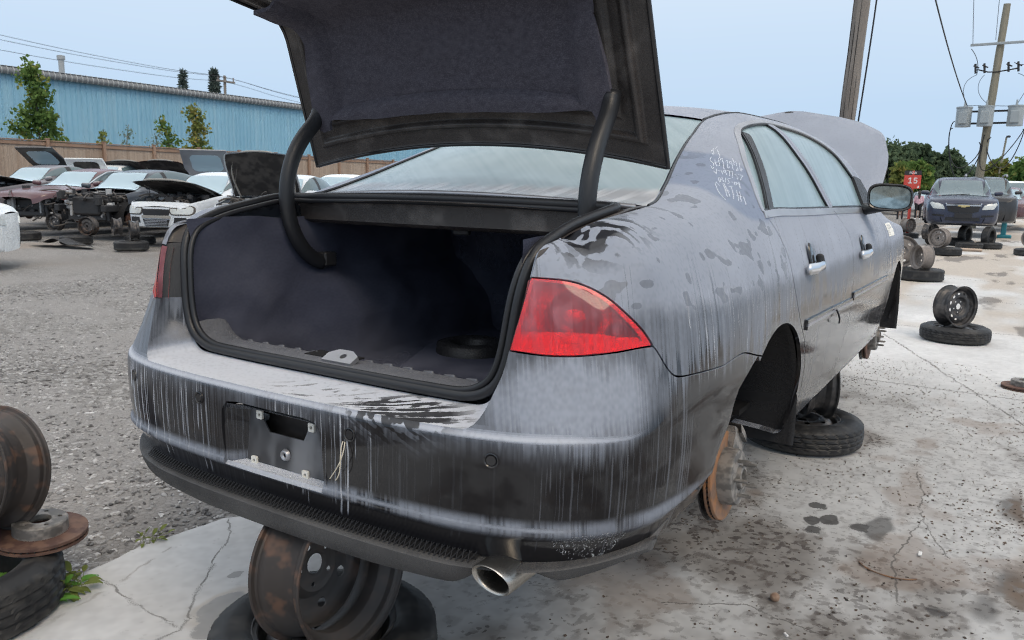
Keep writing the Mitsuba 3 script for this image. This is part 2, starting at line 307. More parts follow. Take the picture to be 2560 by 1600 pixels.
# ---------------------------------------------------------------- the wrecked sedan: its body surface (right half, mirrored for the left)
# columns run from the middle of the rear bumper round the corner and forward along the side; rows from the rocker up to the roof
def wall_net():
    Zb = [.585, .650, .668, .690, .740, .800, .858, .882, 1.040, 1.130, 1.195, 1.235, 1.262, 1.272]
    Db = [.050, .016, .000, .007, .002, .000, .003, .018, .075, .088, .100, .110, .125, .150]
    Zs = [.575, .660, .700, .750, .800, .860, .930, 1.020, 1.110, 1.190, 1.250, 1.285]
    Ds = [.055, .030, .022, .014, .007, .003, .000, .002, .013, .036, .062, .085]
    base = [(-1.172, 0), (-1.168, .25), (-1.153, .47), (-1.118, .64), (-1.060, .76), (-.965, .855), (-.81, .905), (-.56, .928),
            (-.376, .934), (-.20, .937), (.036, .938), (.30, .938), (.55, .938), (.90, .938), (1.4, .938), (2.0, .937), (2.35, .936), (2.6, .935), (2.85, .932), (3.1, .925), (3.5, .895), (3.75, .83), (3.9, .70)]
    # upper rows (10..13) of the side columns: (y, z), by x
    up = {-.56: [(.805, 1.268), (.765, 1.300), (.72, 1.321), (.668, 1.330)], -.376: [(.81, 1.285), (.77, 1.318), (.72, 1.338), (.652, 1.347)], -.20: [(.815, 1.305), (.775, 1.350), (.71, 1.385), (.616, 1.398)],
          .036: [(.825, 1.325), (.765, 1.395), (.68, 1.455), (.560, 1.485)], .30: [(.825, 1.335), (.745, 1.450), (.64, 1.540), (.510, 1.578)], .55: [(.825, 1.335), (.735, 1.490), (.625, 1.610), (.480, 1.655)],
          .90: [(.825, 1.335), (.728, 1.515), (.625, 1.645), (.500, 1.700)], 1.4: [(.825, 1.335), (.728, 1.520), (.63, 1.650), (.520, 1.706)], 2.0: [(.825, 1.332), (.748, 1.480), (.67, 1.605), (.560, 1.672)],
          2.35: [(.825, 1.325), (.775, 1.420), (.71, 1.520), (.62, 1.575)], 2.6: [(.825, 1.300), (.785, 1.350), (.745, 1.405), (.68, 1.440)], 2.85: [(.82, 1.262), (.79, 1.280), (.76, 1.292), (.72, 1.300)],
          3.1: [(.815, 1.225), (.79, 1.240), (.76, 1.250), (.72, 1.256)], 3.5: [(.78, 1.165), (.755, 1.180), (.73, 1.190), (.69, 1.196)], 3.75: [(.72, 1.11), (.70, 1.125), (.68, 1.135), (.64, 1.14)], 3.9: [(.60, 1.06), (.585, 1.075), (.57, 1.08), (.55, 1.085)]}
    b = np.array(base); t = np.gradient(b, axis=0); nrm = np.stack([t[:, 1], -t[:, 0]], 1); nrm /= np.linalg.norm(nrm, axis=1, keepdims=True)  # inward (towards +x at the rear, towards 0 at the side)
    nrm[0] = (1, 0)
    cols = []
    for i, (x, y) in enumerate(base):
        col = []
        w = min(max((x+1.118)/(.56), 0), 1); w = w*w*(3-2*w)   # 0 on the bumper, 1 on the side
        wz = 1.0 if x > -.6 else w
        for k in range(14):
            if i <= 5:   # bumper and its corner
                d, z = Db[k], Zb[k]
                if i >= 4 and k >= 8: d += (.02, .035, .055, .085, .12, .165)[k-8]*(i-3)*.55
                if i == 5: d = .6*d+.4*([*Ds[:10], .10, .135, .17, .21][k])
                x2, y2 = x+nrm[i, 0]*d, y+nrm[i, 1]*d
                col.append((x2, -y2, z))
            elif i == 6:
                D6 = [.050, .020, .008, .012, .006, .002, .002, .010, .040, .062, .085, .130, .185, .247]
                Z6 = [.580, .652, .672, .695, .745, .805, .870, .930, 1.055, 1.140, 1.215, 1.262, 1.290, 1.299]
                col.append((x+nrm[i, 0]*D6[k]*.3, -(y-D6[k]), Z6[k]))
            else:
                if k < 10:
                    d, z = Ds[k], Zs[k]
                    if x < -.5:
                        Z7 = [.578, .655, .685, .72, .77, .83, .90, .975, 1.085, 1.17]; z = Z7[k]; d = [.075, .036, .016, .010, .006, .002, .0, .004, .022, .05][k]
                    if k >= 8 and x < .3: z -= (.02 if k == 9 else .01)*(.3-x)/.7
                    if x < -.1 and x > -.5: d += (.02, .012, .006, .002)[k] if k < 4 else 0
                    if x >= 3.1: z -= (x-3.1)*.12*(k/9); 
                    y2 = y-d*(1 if x < 3 else .8)
                else:
                    y2, z = up[x][k-10]
                col.append((x, -y2, z))
        cols.append(col)
    return np.transpose(np.array(cols), (1, 0, 2))       # rows x columns x 3
_net = wall_net()
_u = np.concatenate([np.linspace(a, a+1, n, endpoint=False) for a, n in enumerate([14, 12, 12, 12, 12, 12, 14, 10, 10, 12, 12, 12, 14, 18, 20, 14, 10, 10, 10, 12, 10, 6])]+[[22.0]])
WALL = Grid(spline_net(_net, len(_u), 118, _u))
# ---------------------------------------------------------------- the wrecked sedan: panels cut from the body surface
S = thing('wrecked_sedan', 'dusty black sedan in the foreground with open trunk, raised on steel rims without wheels', 'car')
def vrow(k): return 9.0*k
XU = WALL.P[:, :, 0].mean(1)
def sv(pts):
    """(x, z) in side view -> grid coordinates (u, v)"""
    out = []
    for x, z in pts:
        u = np.interp(x, XU[95:], np.arange(95, len(XU))); i = int(u); a = u-i; i2 = min(i+1, WALL.nu-1)
        zc = WALL.P[i, :, 2]*(1-a)+WALL.P[i2, :, 2]*a
        out.append((u, np.interp(z, np.maximum.accumulate(zc)+np.arange(len(zc))*1e-7, np.arange(len(zc)))))
    return out
def dense(pts, k=6):
    p = np.array(pts, float); return np.vstack([p[i]+(p[i+1]-p[i])*np.linspace(0, 1, k, endpoint=False)[:, None] for i in range(len(p)-1)]+[p[-1:]])
def curved(pts, n=60): return smooth_path([(a, b, 0) for a, b in pts], n)[:, :2]
def strip_uv(G, path, w):
    """polygon in grid coordinates: the path widened to w metres on the surface"""
    p = np.array(path, float); du, dv = np.gradient(G.P, axis=0), np.gradient(G.P, axis=1)
    Pu, Pv = Grid(du).at(p), Grid(dv).at(p); E, Fm, Gg = (Pu*Pu).sum(1), (Pu*Pv).sum(1), (Pv*Pv).sum(1)
    t = np.gradient(p, axis=0); det = E*Gg-Fm*Fm+1e-12
    a, b = -t[:, 1], t[:, 0]; q = np.stack([(Gg*a-Fm*b)/det, (-Fm*a+E*b)/det], 1)
    q /= np.sqrt(E*q[:, 0]**2+2*Fm*q[:, 0]*q[:, 1]+Gg*q[:, 1]**2)[:, None]+1e-12
    A, B = p+q*w/2, p-q*w/2
    return shapely.union_all([Polygon([A[i], A[i+1], B[i+1], B[i]]).convex_hull for i in range(len(p)-1)])
FULL = sbox(0, 0, WALL.nu-1, WALL.nv-1)
ARCH_R = [(-.03+.395*math.cos(t), .60+.395*math.sin(t)) for t in np.linspace(-.35, PI+.35, 70)]
ARCH_F = [(2.91+.385*math.cos(t), .60+.385*math.sin(t)) for t in np.linspace(-.35, PI+.35, 70)]
arch_r, arch_f = Polygon(sv(ARCH_R)+[(sv([(-.4, .6)])[0][0], -5), (sv([(.34, .6)])[0][0], -5)]).convex_hull, Polygon(sv(ARCH_F)+[(sv([(2.53, .6)])[0][0], -5), (sv([(3.29, .6)])[0][0], -5)]).convex_hull
arch_b = Polygon([(103.7, 55.3), (100.5, 53.1), (97.9, 50.6), (94.9, 48), (93.3, 44.2), (92.4, 39.1), (91.3, 35.6), (89.8, 32.3), (88.8, 27.5), (88.6, 19), (90, 8), (91.2, -3), (112, -3), (112, 40)])
arches = shapely.union_all([arch_r, arch_f, arch_b])
e_path = [(31.5, 62), (33.3, 64.3), (34.7, 66.2), (35.8, 67.9), (36.7, 69.2), (37.3, 70.7), (37.7, 72.2), (39.5, 79.3), (41.6, 89.7), (42.2, 93.2), (42.8, 98.1), (43.6, 103.5), (45.5, 108.5), (49, 113), (53, 117)]
E_PATH = curved(e_path, 90)
lens_top = curved([(41.6, 90.1), (47.1, 89.5), (55.4, 88.0), (62.5, 84.4), (66.2, 80.1), (69.0, 76.3), (71.3, 71.9)], 50)
lens_bot = curved([(71.3, 71.9), (64.8, 72.3), (54.2, 71.7), (47.6, 71.6), (41.8, 71.9), (37.6, 72.2)], 40)
seam = curved([(71.3, 71.9), (73.4, 68.4), (74.9, 66.7), (76.3, 66.0), (80.0, 64.8), (86.8, 62.2), (96, 58.4), (107, 54.0)], 50)
cut_out = Polygon(np.vstack([[(-1, 62)], E_PATH, [(53, 130), (-1, 130)]]))          # open: above the bumper's shelf edge and inside the flank
bumper_poly = Polygon(np.vstack([[(-.0, 0)], [(107, 0)], seam[::-1], lens_bot, E_PATH[:35][::-1][8:], [(0, 62)]])).buffer(0).difference(cut_out).difference(arches)
lens_poly = Polygon(np.vstack([lens_top, lens_bot[1:], E_PATH[:60][(E_PATH[:60, 1] > 72.3) & (E_PATH[:60, 1] < 90)]])).buffer(0).difference(cut_out)
d_rear = curved(sv([(.085, 1.31), (.11, 1.275), (.125, 1.22), (.125, 1.14), (.145, 1.06), (.215, .97), (.295, .90), (.355, .82), (.395, .74), (.415, .65)])+[(sv([(.415, .65)])[0][0], 0)], 60)
d_mid = curved(sv([(1.15, 1.31), (1.22, 1.27), (1.255, 1.22), (1.245, 1.14), (1.21, 1.04), (1.20, .94), (1.18, .84), (1.15, .74), (1.13, .66)])+[(sv([(1.12, .64)])[0][0], 0)], 60)
d_front = curved(sv([(2.24, 1.30), (2.31, 1.27), (2.36, 1.20), (2.35, 1.10), (2.35, 1.0), (2.38, .92), (2.395, .82), (2.40, .70)])+[(sv([(2.41, .65)])[0][0], 0)], 60)
dlo_pts = [(.075, 1.322), (.115, 1.375), (.185, 1.43), (.27, 1.49), (.37, 1.55), (.45, 1.592), (.57, 1.627), (.77, 1.655), (1.0, 1.668), (1.3, 1.668), (1.6, 1.648), (1.82, 1.612), (1.98, 1.555), (2.10, 1.48), (2.22, 1.39), (2.30, 1.318)]
dlo_uv = sv(dlo_pts); DLO = Polygon(curved(dlo_uv, 120))
belt_line = dense(sv([(.06, 1.303), (.5, 1.302), (1.14, 1.298), (1.7, 1.292), (2.28, 1.282)]), 20)
belt_top = dense(sv([(.075, 1.324), (.5, 1.325), (1.14, 1.322), (1.7, 1.318), (2.30, 1.312)]), 20)
def below_belt(a, b):
    i0 = np.searchsorted(belt_line[:, 0], a[0][0]); i1 = np.searchsorted(belt_line[:, 0], b[0][0])
    return Polygon(np.vstack([a[::-1], belt_line[i0:i1], b])).buffer(0)
door_r, door_f = below_belt(d_rear, d_mid), below_belt(d_mid, d_front)
fender_poly = Polygon(np.vstack([d_front, [(WALL.nu-1, 0), (WALL.nu-1, WALL.nv-1), (np.interp(2.62, XU[95:], np.arange(95, len(XU))), WALL.nv-1)]])).buffer(0).difference(arch_f)
trim_poly = Polygon(np.vstack([belt_line, belt_top[::-1]])).buffer(0)
body_poly = FULL.difference(shapely.union_all([cut_out, arches, bumper_poly, lens_poly, door_r, door_f, fender_poly, DLO, trim_poly]))
body_poly = max(getattr(body_poly.buffer(0), 'geoms', [body_poly]), key=lambda g: g.area)
gaps = shapely.union_all([strip_uv(WALL, p, .0045) for p in (d_rear, d_mid, d_front, seam)]+[strip_uv(WALL, p, .005) for p in (lens_top, lens_bot)])
plate_hole = Polygon([(-9, 13.5), (9.7, 13.5), (9.9, 40), (9.6, 46.5), (8.6, 49.5), (6.5, 50.2), (-9, 50.2)]).buffer(0)
bumper_poly = bumper_poly.difference(gaps)
SIDES = (('', False), ('l', True))
def side_part(key, mesh, bsdf, smooth=40, label=None):
    """the right half's part and its mirror image on the left"""
    out = []
    for suffix, mir in SIDES:
        k = add(f'{S}__{key}', mirror_y(mesh) if mir else mesh, bsdf, smooth)
        out.append(k)
    return out
# bumper: both halves in one skin, its shelf and the flanks' returns
E3 = WALL.at(E_PATH)
RE = np.array([(-1.155, 0, .882), (-1.150, -.25, .882), (-1.137, -.42, .882), *WALL.at([e_path[0], e_path[1], e_path[2], e_path[4], e_path[6]]), *WALL.at([e_path[7], e_path[8], e_path[10], e_path[11]]), *WALL.at([(56, 117), (66, 117), (84, 117), (93, 117)])])
RE[0, 0] = WALL.at([(0, 62)])[0, 0]+.0; RE[:3] = [WALL.at([(u, 62.0)])[0] for u in (0, 14, 25)]
RW = np.array([(-.985, 0, .884), (-.985, -.24, .884), (-.983, -.40, .886), (-.983, -.49, .889), (-.983, -.53, .91), (-.982, -.55, .945), (-.98, -.568, .99), (-.975, -.578, 1.04), (-.968, -.588, 1.12), (-.95, -.600, 1.20), (-.925, -.607, 1.232), (-.90, -.612, 1.248), (-.88, -.614, 1.258), (-.80, -.617, 1.283), (-.56, -.630, 1.325), (-.50, -.61, 1.329)])
def recess(i0, i1, n, rows=9, sink=.012):
    a, b = RE[i0:i1+1], RW[i0:i1+1]; q = np.linspace(0, i1-i0, n)
    A, B = PchipInterpolator(np.arange(i1-i0+1), a)(q), PchipInterpolator(np.arange(i1-i0+1), b)(q)
    t = np.linspace(0, 1, rows)[None, :, None]; P = A[:, None]*(1-t)+B[:, None]*t
    cen = np.array([-.9, 0, 1.06]); out = P-cen; out[..., 0] = 0; out /= np.linalg.norm(out, axis=-1, keepdims=True)+1e-9
    w = np.sin(np.pi*np.minimum(t*1.0, 1))*sink
    return P+out*w
shelf = Grid(recess(0, 7, 90)); ret_lamp = Grid(recess(7, 9, 20)); ret_body = Grid(recess(9, 15, 60, sink=.02))
bump_skin = WALL.region(bumper_poly.difference(plate_hole), flange=.012)
half = cat(bump_skin, shelf.region())
bumper = add(f'{S}__bumper', cat(half, mirror_y(half)), 'dusty_paint', 38)
say(bumper, 'black rear bumper with dusty shelf and dried muddy runs')
side_part('lamp_housing', flipped(ret_lamp.region()), 'black_plastic')
side_part('trunk_gutter', flipped(ret_body.region()), 'brown_steel')
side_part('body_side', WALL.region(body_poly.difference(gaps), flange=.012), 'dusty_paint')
say(f'{S}__body_side', 'dusty quarter panel and roof pillar with chalk writing')
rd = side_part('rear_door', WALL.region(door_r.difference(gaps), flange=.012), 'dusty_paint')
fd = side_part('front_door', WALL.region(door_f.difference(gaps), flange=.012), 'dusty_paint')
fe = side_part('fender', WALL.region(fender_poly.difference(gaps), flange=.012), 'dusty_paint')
# plate recess in the bumper: floor, walls, four white screw tabs, the hole above
pw = WALL.at(np.array([(9.7, 13.5), (9.9, 40), (9.6, 46.5), (8.6, 49.5), (6.5, 50.2)]))
yr = [-.187, .187]
rim = np.array([(-1.168, y, z) for y, z in [(-.187, .662), (-.189, .78), (-.184, .812), (-.165, .826), (-.12, .829), (0, .829), (.12, .829), (.165, .826), (.184, .812), (.189, .78), (.187, .662)]])
rim[:, 0] = -1.166
floor = rim.copy(); floor[:, 1] = np.where(floor[:, 1] > 0, floor[:, 1]*.70, floor[:, 1]*.84); floor[:, 0] = -1.112; floor[:, 2] = np.where(rim[:, 2] < .7, .674, rim[:, 2]-.012); floor[:, 0] -= (.80-floor[:, 2])*.12
ring = tri(np.vstack([rim, floor]), [t for i in range(len(rim)) for j in [(i+1) % len(rim)] for t in ((i, j, j+len(rim)), (i, j+len(rim), i+len(rim)))])
k = add(f'{bumper}__recess_wall', cat(ring, flipped(ring)), 'dusty_paint')
hole = Polygon([(-.092, .815), (-.068, .757), (.055, .757), (.085, .79), (.092, .815)])
pl = Polygon(floor[:, 1:]).difference(hole); pm = extrude(pl, .004)
pm.vertices = np.stack([-1.112-(.80-pm.vertices[:, 1])*.12-pm.vertices[:, 2], pm.vertices[:, 0], pm.vertices[:, 1]], 1)
add(f'{bumper}__plate_recess', cat(pm), 'recess_dust')
add(f'{bumper}__recess_backing', bx((.01, .24, .16), (-1.06, 0, .76)), 'brown_steel')
for y, z in ((.089, .797), (-.097, .797), (.098, .672+.006), (-.087, .678)):
    x = -1.112-(.80-z)*.12-.006
    t = extrude(rounded(.020, .022, .003).difference(shapely.Point(0, 0).buffer(.0045)), .006); add(f'{bumper}__screw_tab', moved(t, axes((x, y, z), (0, 1, 0), (-1, 0, 0))), 'tab_white', 30)
ring_nut = lathe([(.005, .004), (.009, .010), (.013, .008), (.016, 0)], 20); add(f'{bumper}__plate_fastener', moved(ring_nut, axes((-1.112-.0085*1.2-.006, -.012, .712), (0, 1, 0), (-1, 0, 0))), 'dull_chrome', True)
# parking sensors
def on_wall(u, v, lift=0.0):
    p = WALL.at([(u, v)])[0]; n = Grid(WALL.normals()).at([(u, v)])[0]; n /= np.linalg.norm(n)
    if n[0]*1+abs(0) > 0 and p[0] < -.6: n = -n
    if p[0] >= -.6 and n[1] > 0: n = -n
    return p+n*lift, n
for u, mir in ((14.9, 0), (36.6, 0), (14.9, 1), (36.6, 1)):
    p, n = on_wall(u, 48.3, .0)
    m = cat(moved(lathe([(0, .0035), (.0105, .0035), (.0115, .002), (.0115, -.004)], 24), axes(p, (0, 0, 1), n)), moved(lathe([(.0125, -.004), (.0125, .0025), (.0145, .0045), (.0165, .004), (.0175, -.003)][::-1], 24), axes(p, (0, 0, 1), n)))
    add(f'{bumper}__parking_sensor', mirror_y(m) if mir else m, 'dark_paint', 40)
# torn wire strands hanging from the sensor hole
for dy, bend in ((0, .012), (.006, -.004)):
    pts = smooth_path([(-1.178, -.262+dy, .808), (-1.186, -.262+dy, .78), (-1.188, -.257+dy+bend, .745), (-1.187, -.24+dy+bend*1.5, .715)], 14)
    add(f'{bumper}__wire_strand', tube(pts, .0013, 6), 'pale_wire', True)
# tail lamps
lg = lens_poly.buffer(-.12)
lens_m = WALL.offset(.0).region(lg.difference(gaps), flange=.016)
for kk in side_part('tail_light', lens_m, 'lamp_lens', 40, ''): pass
TL = f'{S}__tail_light'
say(TL, 'right red tail light with a round inner reflector under dusty film'); say(TL+'_001', 'left red tail light, lit edge only seen from the side')
def lamp_inside(mir):
    key = TL+('_001' if mir else '')
    f = (lambda m: mirror_y(m)) if mir else (lambda m: m)
    back = WALL.offset(-.034).region(lg); add(f'{key}__reflector', f(back), 'lamp_bright', 40)
    p, n = on_wall(53.2, 79.6, -.020)
    bowl = moved(lathe([(.012, -.011), (.028, -.012), (.042, -.005), (.050, .003), (.054, .006), (.0575, .008), (.060, .006), (.060, -.01)][::-1], 40), axes(p, (0, 0, 1), n)); add(f'{key}__lamp_bowl', f(bowl), 'lamp_dark', True)
    bulb = moved(blob_hull([(0, 0, -.010), (0, 0, .003)], [(.017, .024, .006), (.010, .014, .005)]), axes(p, (0, 0, 1), n)); add(f'{key}__bulb', f(bulb), 'lamp_red', True)
    ringm = moved(lathe([(.0575, .0), (.0585, .012), (.0605, .012), (.0615, .0)][::-1], 44), axes(p, (0, 0, 1), n)); add(f'{key}__lamp_ring', f(ringm), 'lamp_bright', True)
    p2, n2 = on_wall(65, 75.6, -.024)
    add(f'{key}__side_reflector', f(moved(lathe([(.006, -.006), (.016, -.008), (.022, 0), (.024, .003), (.024, -.01)][::-1], 28), axes(p2, (0, 0, 1), n2))), 'lamp_dark', True)
    band = WALL.offset(-.006).region(Polygon([(38, 72.6), (47.6, 72.3), (54, 72.4), (64, 72.9), (69.5, 72.9), (68.5, 74.2), (60, 75.6), (50, 75.8), (38.9, 75.8)]).intersection(lg)); add(f'{key}__lower_band', f(band), 'lamp_red', 40)
    rim = WALL.offset(-.004).region(lg.difference(lg.buffer(-1.0))); add(f'{key}__lens_rim', f(rim), 'lamp_red', 40)
lamp_inside(0); lamp_inside(1)
# glass of the doors, its black seals, the dull chrome frame and belt moulding
frame = strip_uv(WALL, curved(dlo_uv, 120), .030)
chrome = strip_uv(WALL.offset(.004), curved(dlo_uv, 120), .024).difference(trim_poly)
side_part('window_frame', WALL.offset(.003).region(chrome, flange=.010), 'dull_chrome')
side_part('belt_trim', WALL.offset(.004).region(trim_poly.difference(gaps), flange=.010), 'dull_chrome')
glass_in = DLO.difference(strip_uv(WALL, curved(dlo_uv, 120), .018)).difference(strip_uv(WALL, belt_top, .004))
pil_c = dense(sv([(.17, 1.322), (.30, 1.42), (.40, 1.50), (.50, 1.595)]), 8)          # bar between the rear door's two panes
pil_b = dense(sv([(1.17, 1.32), (1.10, 1.45), (1.02, 1.56), (.93, 1.665)]), 8)
pil_b2 = dense(sv([(1.10, 1.32), (1.03, 1.45), (.95, 1.56), (.86, 1.665)]), 8)
bar_c, bar_b = strip_uv(WALL, pil_c, .034), strip_uv(WALL, pil_b, .085)
sail = Polygon(sv([(2.02, 1.31), (2.10, 1.475), (2.33, 1.46), (2.45, 1.31)]))
seals = glass_in.boundary
panes = glass_in.difference(bar_c).difference(bar_b).difference(sail)
pane_list = sorted([g for g in getattr(panes, 'geoms', [panes]) if g.area > 4], key=lambda g: g.centroid.x)
inner = WALL.offset(-.010)
for i, g in enumerate(pane_list):
    for kk in side_part('window', inner.region(g.buffer(.0)), 'dusty_glass'): pass
    ringseal = g.buffer(.05).difference(g.buffer(-.9).buffer(0))
    side_part('window_seal', WALL.offset(-.002).region(strip_uv(WALL, dense(list(g.exterior.coords), 2), .014), flange=.008), 'black_rubber')
side_part('pane_bar', WALL.offset(.000).region(bar_c.intersection(glass_in), flange=.01), 'black_rubber')
side_part('door_pillar', WALL.offset(-.001).region(bar_b.intersection(glass_in).difference(strip_uv(WALL, dense(pil_b, 3), .005)), flange=.012), 'dusty_paint')
side_part('mirror_sail', WALL.offset(.004).region(sail, flange=.02), 'black_plastic')
side_part('window_channel', WALL.offset(-.016).region(DLO.buffer(.5)), 'black_rubber')
# side mouldings of the doors, handles
for nm, a, b in ((rd, .30, 1.185), (fd, 1.215, 2.36)):
    path = dense(sv([(a, .946), ((a+b)/2, .938), (b, .926)]), 12)
    m = WALL.offset(.007).region(strip_uv(WALL, path, .034), flange=.010); c = WALL.offset(.0085).region(strip_uv(WALL, path, .010), flange=.006)
    for i, (suf, mir) in enumerate(SIDES):
        kk = add(f'{nm[i]}__moulding', mirror_y(m) if mir else m, 'dark_paint', 40); add(f'{kk}__bright_strip', mirror_y(c) if mir else c, 'dull_chrome', 40)
for nm, x, z in ((rd, .38, 1.135), (fd, 1.46, 1.118)):
    (p, n) = on_wall(*sv([(x, z)])[0])
    grip = blob_hull([p+(-.075, -.016, -.002), p+(-.03, -.030, 0), p+(.05, -.030, .004), p+(.085, -.018, .004)], [(.02, .012, .020), (.02, .011, .019), (.02, .011, .016), (.014, .010, .014)])
    cap = blob_hull([p+(.095, -.012, .004), p+(.118, -.010, .004)], [(.016, .012, .019)]*2)
    pocket = moved(lathe([(.0, .002), (.030, .002), (.034, .0005), (.036, -.004)], 30), axes(p+n*.001, (1, 0, 0), n)@np.diag([.7, 1.5, 1, 1]))
    pocket.apply_translation((.02, 0, .030))
    band_ = blob_hull([p+(.080, -.014, .030), p+(.080, -.022, -.004)], [(.006, .014, .012)]*2)
    for i, (suf, mir) in enumerate(SIDES):
        f = mirror_y if mir else (lambda m: m)
        kk = add(f'{nm[i]}__handle', f(grip), 'chrome', True); add(f'{kk}__lock_cap', f(cap), 'chrome', True); add(f'{kk}__strap', f(band_), 'black_plastic', True); add(f'{kk}__pocket', f(pocket), 'dark_paint', True)
    if nm is rd:
        q, _ = on_wall(*sv([(.78, .93)])[0])
        add(f'{rd[0]}__torn_strip', tube(smooth_path([q+(0, -.012, .012), q+(.012, -.020, -.01), q+(.045, -.018, -.045)], 8), .0035, 6), 'black_rubber', True)
# rocker sill below the doors
def rocker():
    xs = np.linspace(.33, 2.55, 40); prof = [(.883, .580), (.880, .562), (.868, .550), (.85, .545), (.80, .552), (.70, .56)]
    return Grid([[(x, -y, z) for y, z in prof] for x in xs])
side_part('sill', cat(rocker().region(flip=False), rocker().region(flip=True)), 'dusty_paint')
# mirror
def mirror():
    c = np.array([1.84, -.979, 1.371])
    # housing: superellipse sections along x, glass faces back (-x)
    n, P = 48, []
    for t, w, h, dx in ((0, .091, .055, -.062), (.0, .096, .061, -.066), (.1, .100, .066, -.060), (.35, .097, .063, -.02), (.7, .080, .052, .02), (.95, .045, .028, .042), (1, .004, .003, .047)):
        th = np.linspace(0, 2*PI, n, endpoint=True)
        e = 2/3.4; y = np.sign(np.cos(th))*np.abs(np.cos(th))**e*w; z = np.sign(np.sin(th))*np.abs(np.sin(th))**e*h
        P.append(np.stack([c[0]+dx+0*y+.10*y, c[1]-y*1.0, c[2]+z+.10*y*-.4], 1))
    shell = Grid(np.transpose(np.array(P), (1, 0, 2))).region()
    gl = []
    th = np.linspace(0, 2*PI, 48, endpoint=False); e = 2/3.4; y = np.sign(np.cos(th))*np.abs(np.cos(th))**e; z = np.sign(np.sin(th))*np.abs(np.sin(th))**e
    v = np.stack([c[0]-.058+.10*y*.088, c[1]-y*.088, c[2]+z*.052-.04*y*.088], 1)
    g = tri(np.vstack([v, [[c[0]-.056, c[1], c[2]]]]), [[48, (i+1) % 48, i] for i in range(48)]); g = cat(g, flipped(g))
    arm = blob_hull([c+(.0, .04, -.052), c+(.04, .10, -.060), c+(.12, .135, -.062)], [(.028, .03, .018), (.04, .025, .022), (.06, .015, .032)])
    return cat(shell, flipped(shell)), g, arm
sh, g, arm = mirror()
for suf, mir in SIDES:
    f = mirror_y if mir else (lambda m: m)
    kk = add(f'{S}__door_mirror', f(sh), 'dark_paint', 40); add(f'{kk}__mirror_glass', f(g), 'mirror_face'); add(f'{kk}__mirror_arm', f(arm), 'black_plastic', True)
# roof, rear window, windscreen
top = WALL.P[:, -1]
xr = np.linspace(.50, 2.05, 40)
ye, ze = np.interp(xr, top[95:, 0], top[95:, 1]), np.interp(xr, top[95:, 0], top[95:, 2])
tt = np.linspace(0, 1, 41); crown = np.interp(xr, [.5, .9, 1.4, 2.05], [.045, .048, .050, .045])
roof = Grid([[(xr[i]-(.03*np.sin(PI*t) if i == 0 else 0), ye[i]*(1-2*t), ze[i]+crown[i]*np.sin(PI*t)**.8) for t in tt] for i in range(40)])
add(f'{S}__roof', flipped(roof.region(sbox(0, .35, 39, 39.65))), 'dusty_paint', True)
for s_ in (1, -1):
    add(f'{S}__roof_moulding', tube(np.stack([xr, ye*s_*.985, ze+.001], 1)[::3], .0065, 6), 'black_rubber', True)
def between(x0, x1, n, crownz, ends=(0, 0), bow=0.0):
    xs = np.linspace(x0, x1, n); y, z = np.interp(xs, top[80:, 0], top[80:, 1]), np.interp(xs, top[80:, 0], top[80:, 2]); P = []
    for i in range(n):
        a = i/(n-1); P.append([(xs[i]+(bow*(1-a)+ends[0]*a)*np.sin(PI*t), y[i]*(1-2*t)*.992, z[i]-.004+(crownz*(.6+.4*a))*np.sin(PI*t)**.9) for t in tt])
    return Grid(P)
rg = between(-.42, .495, 40, .045, ends=(-.03, 0), bow=-.075)
add(f'{S}__rear_window', flipped(rg.region(sbox(.6, .3, 39, 39.7))), 'dusty_glass', True)
edge = rg.P[0]+np.array([-.006, 0, -.003]); add(f'{S}__rear_window_trim', tube(edge[1:-1:2], .008, 8), 'dull_chrome', True)
for s_ in (0, 40): add(f'{S}__rear_window_seal', tube(rg.P[::3, s_]+np.array([0, 0, .003]), .005, 6), 'black_rubber', True)
ws = between(2.02, 2.72, 24, .05, ends=(.10, 0), bow=.0)
add(f'{S}__windscreen', flipped(ws.region()), 'dusty_glass', True)
# cowl between rear window and trunk opening
cw = np.array([rg.P[0]+np.array([0, 0, -.012]), rg.P[0]+np.array([-.030, 0, -.028]), rg.P[0]*[1, .97, 1]+np.array([-.065, 0, -.030])])
cw = np.transpose(cw, (1, 0, 2)); add(f'{S}__cowl', cat(Grid(cw).region(), Grid(cw).region(flip=True)), 'brown_steel', True)
# weatherstrip round the trunk opening
wl = [(-.985, 0, .900), (-.984, -.24, .900), (-.983, -.41, .902), (-.983, -.49, .912), (-.982, -.540, .945), (-.98, -.562, .99), (-.977, -.573, 1.04), (-.97, -.583, 1.12), (-.953, -.596, 1.20), (-.925, -.604, 1.243), (-.88, -.610, 1.268), (-.80, -.614, 1.294), (-.68, -.620, 1.318), (-.585, -.625, 1.334), (-.545, -.615, 1.338), (-.520, -.585, 1.338), (-.512, -.53, 1.339), (-.512, -.40, 1.342), (-.515, -.2, 1.345), (-.518, 0, 1.346)]
loop = wl+[(x, -y, z) for x, y, z in wl[-2:0:-1]]
LP = smooth_path(loop, 260, closed=True)
add(f'{S}__weatherstrip', tube(LP, .0125, 12, closed=True), 'black_rubber', True)
LP2 = LP+(np.array([-.80, 0, 1.10])-LP)*[.015, .04, .055]; add(f'{S}__weatherstrip_lip', tube(LP2, .0085, 8, closed=True), 'black_rubber', True)
for i, q in enumerate(LP[::9]):
    pass
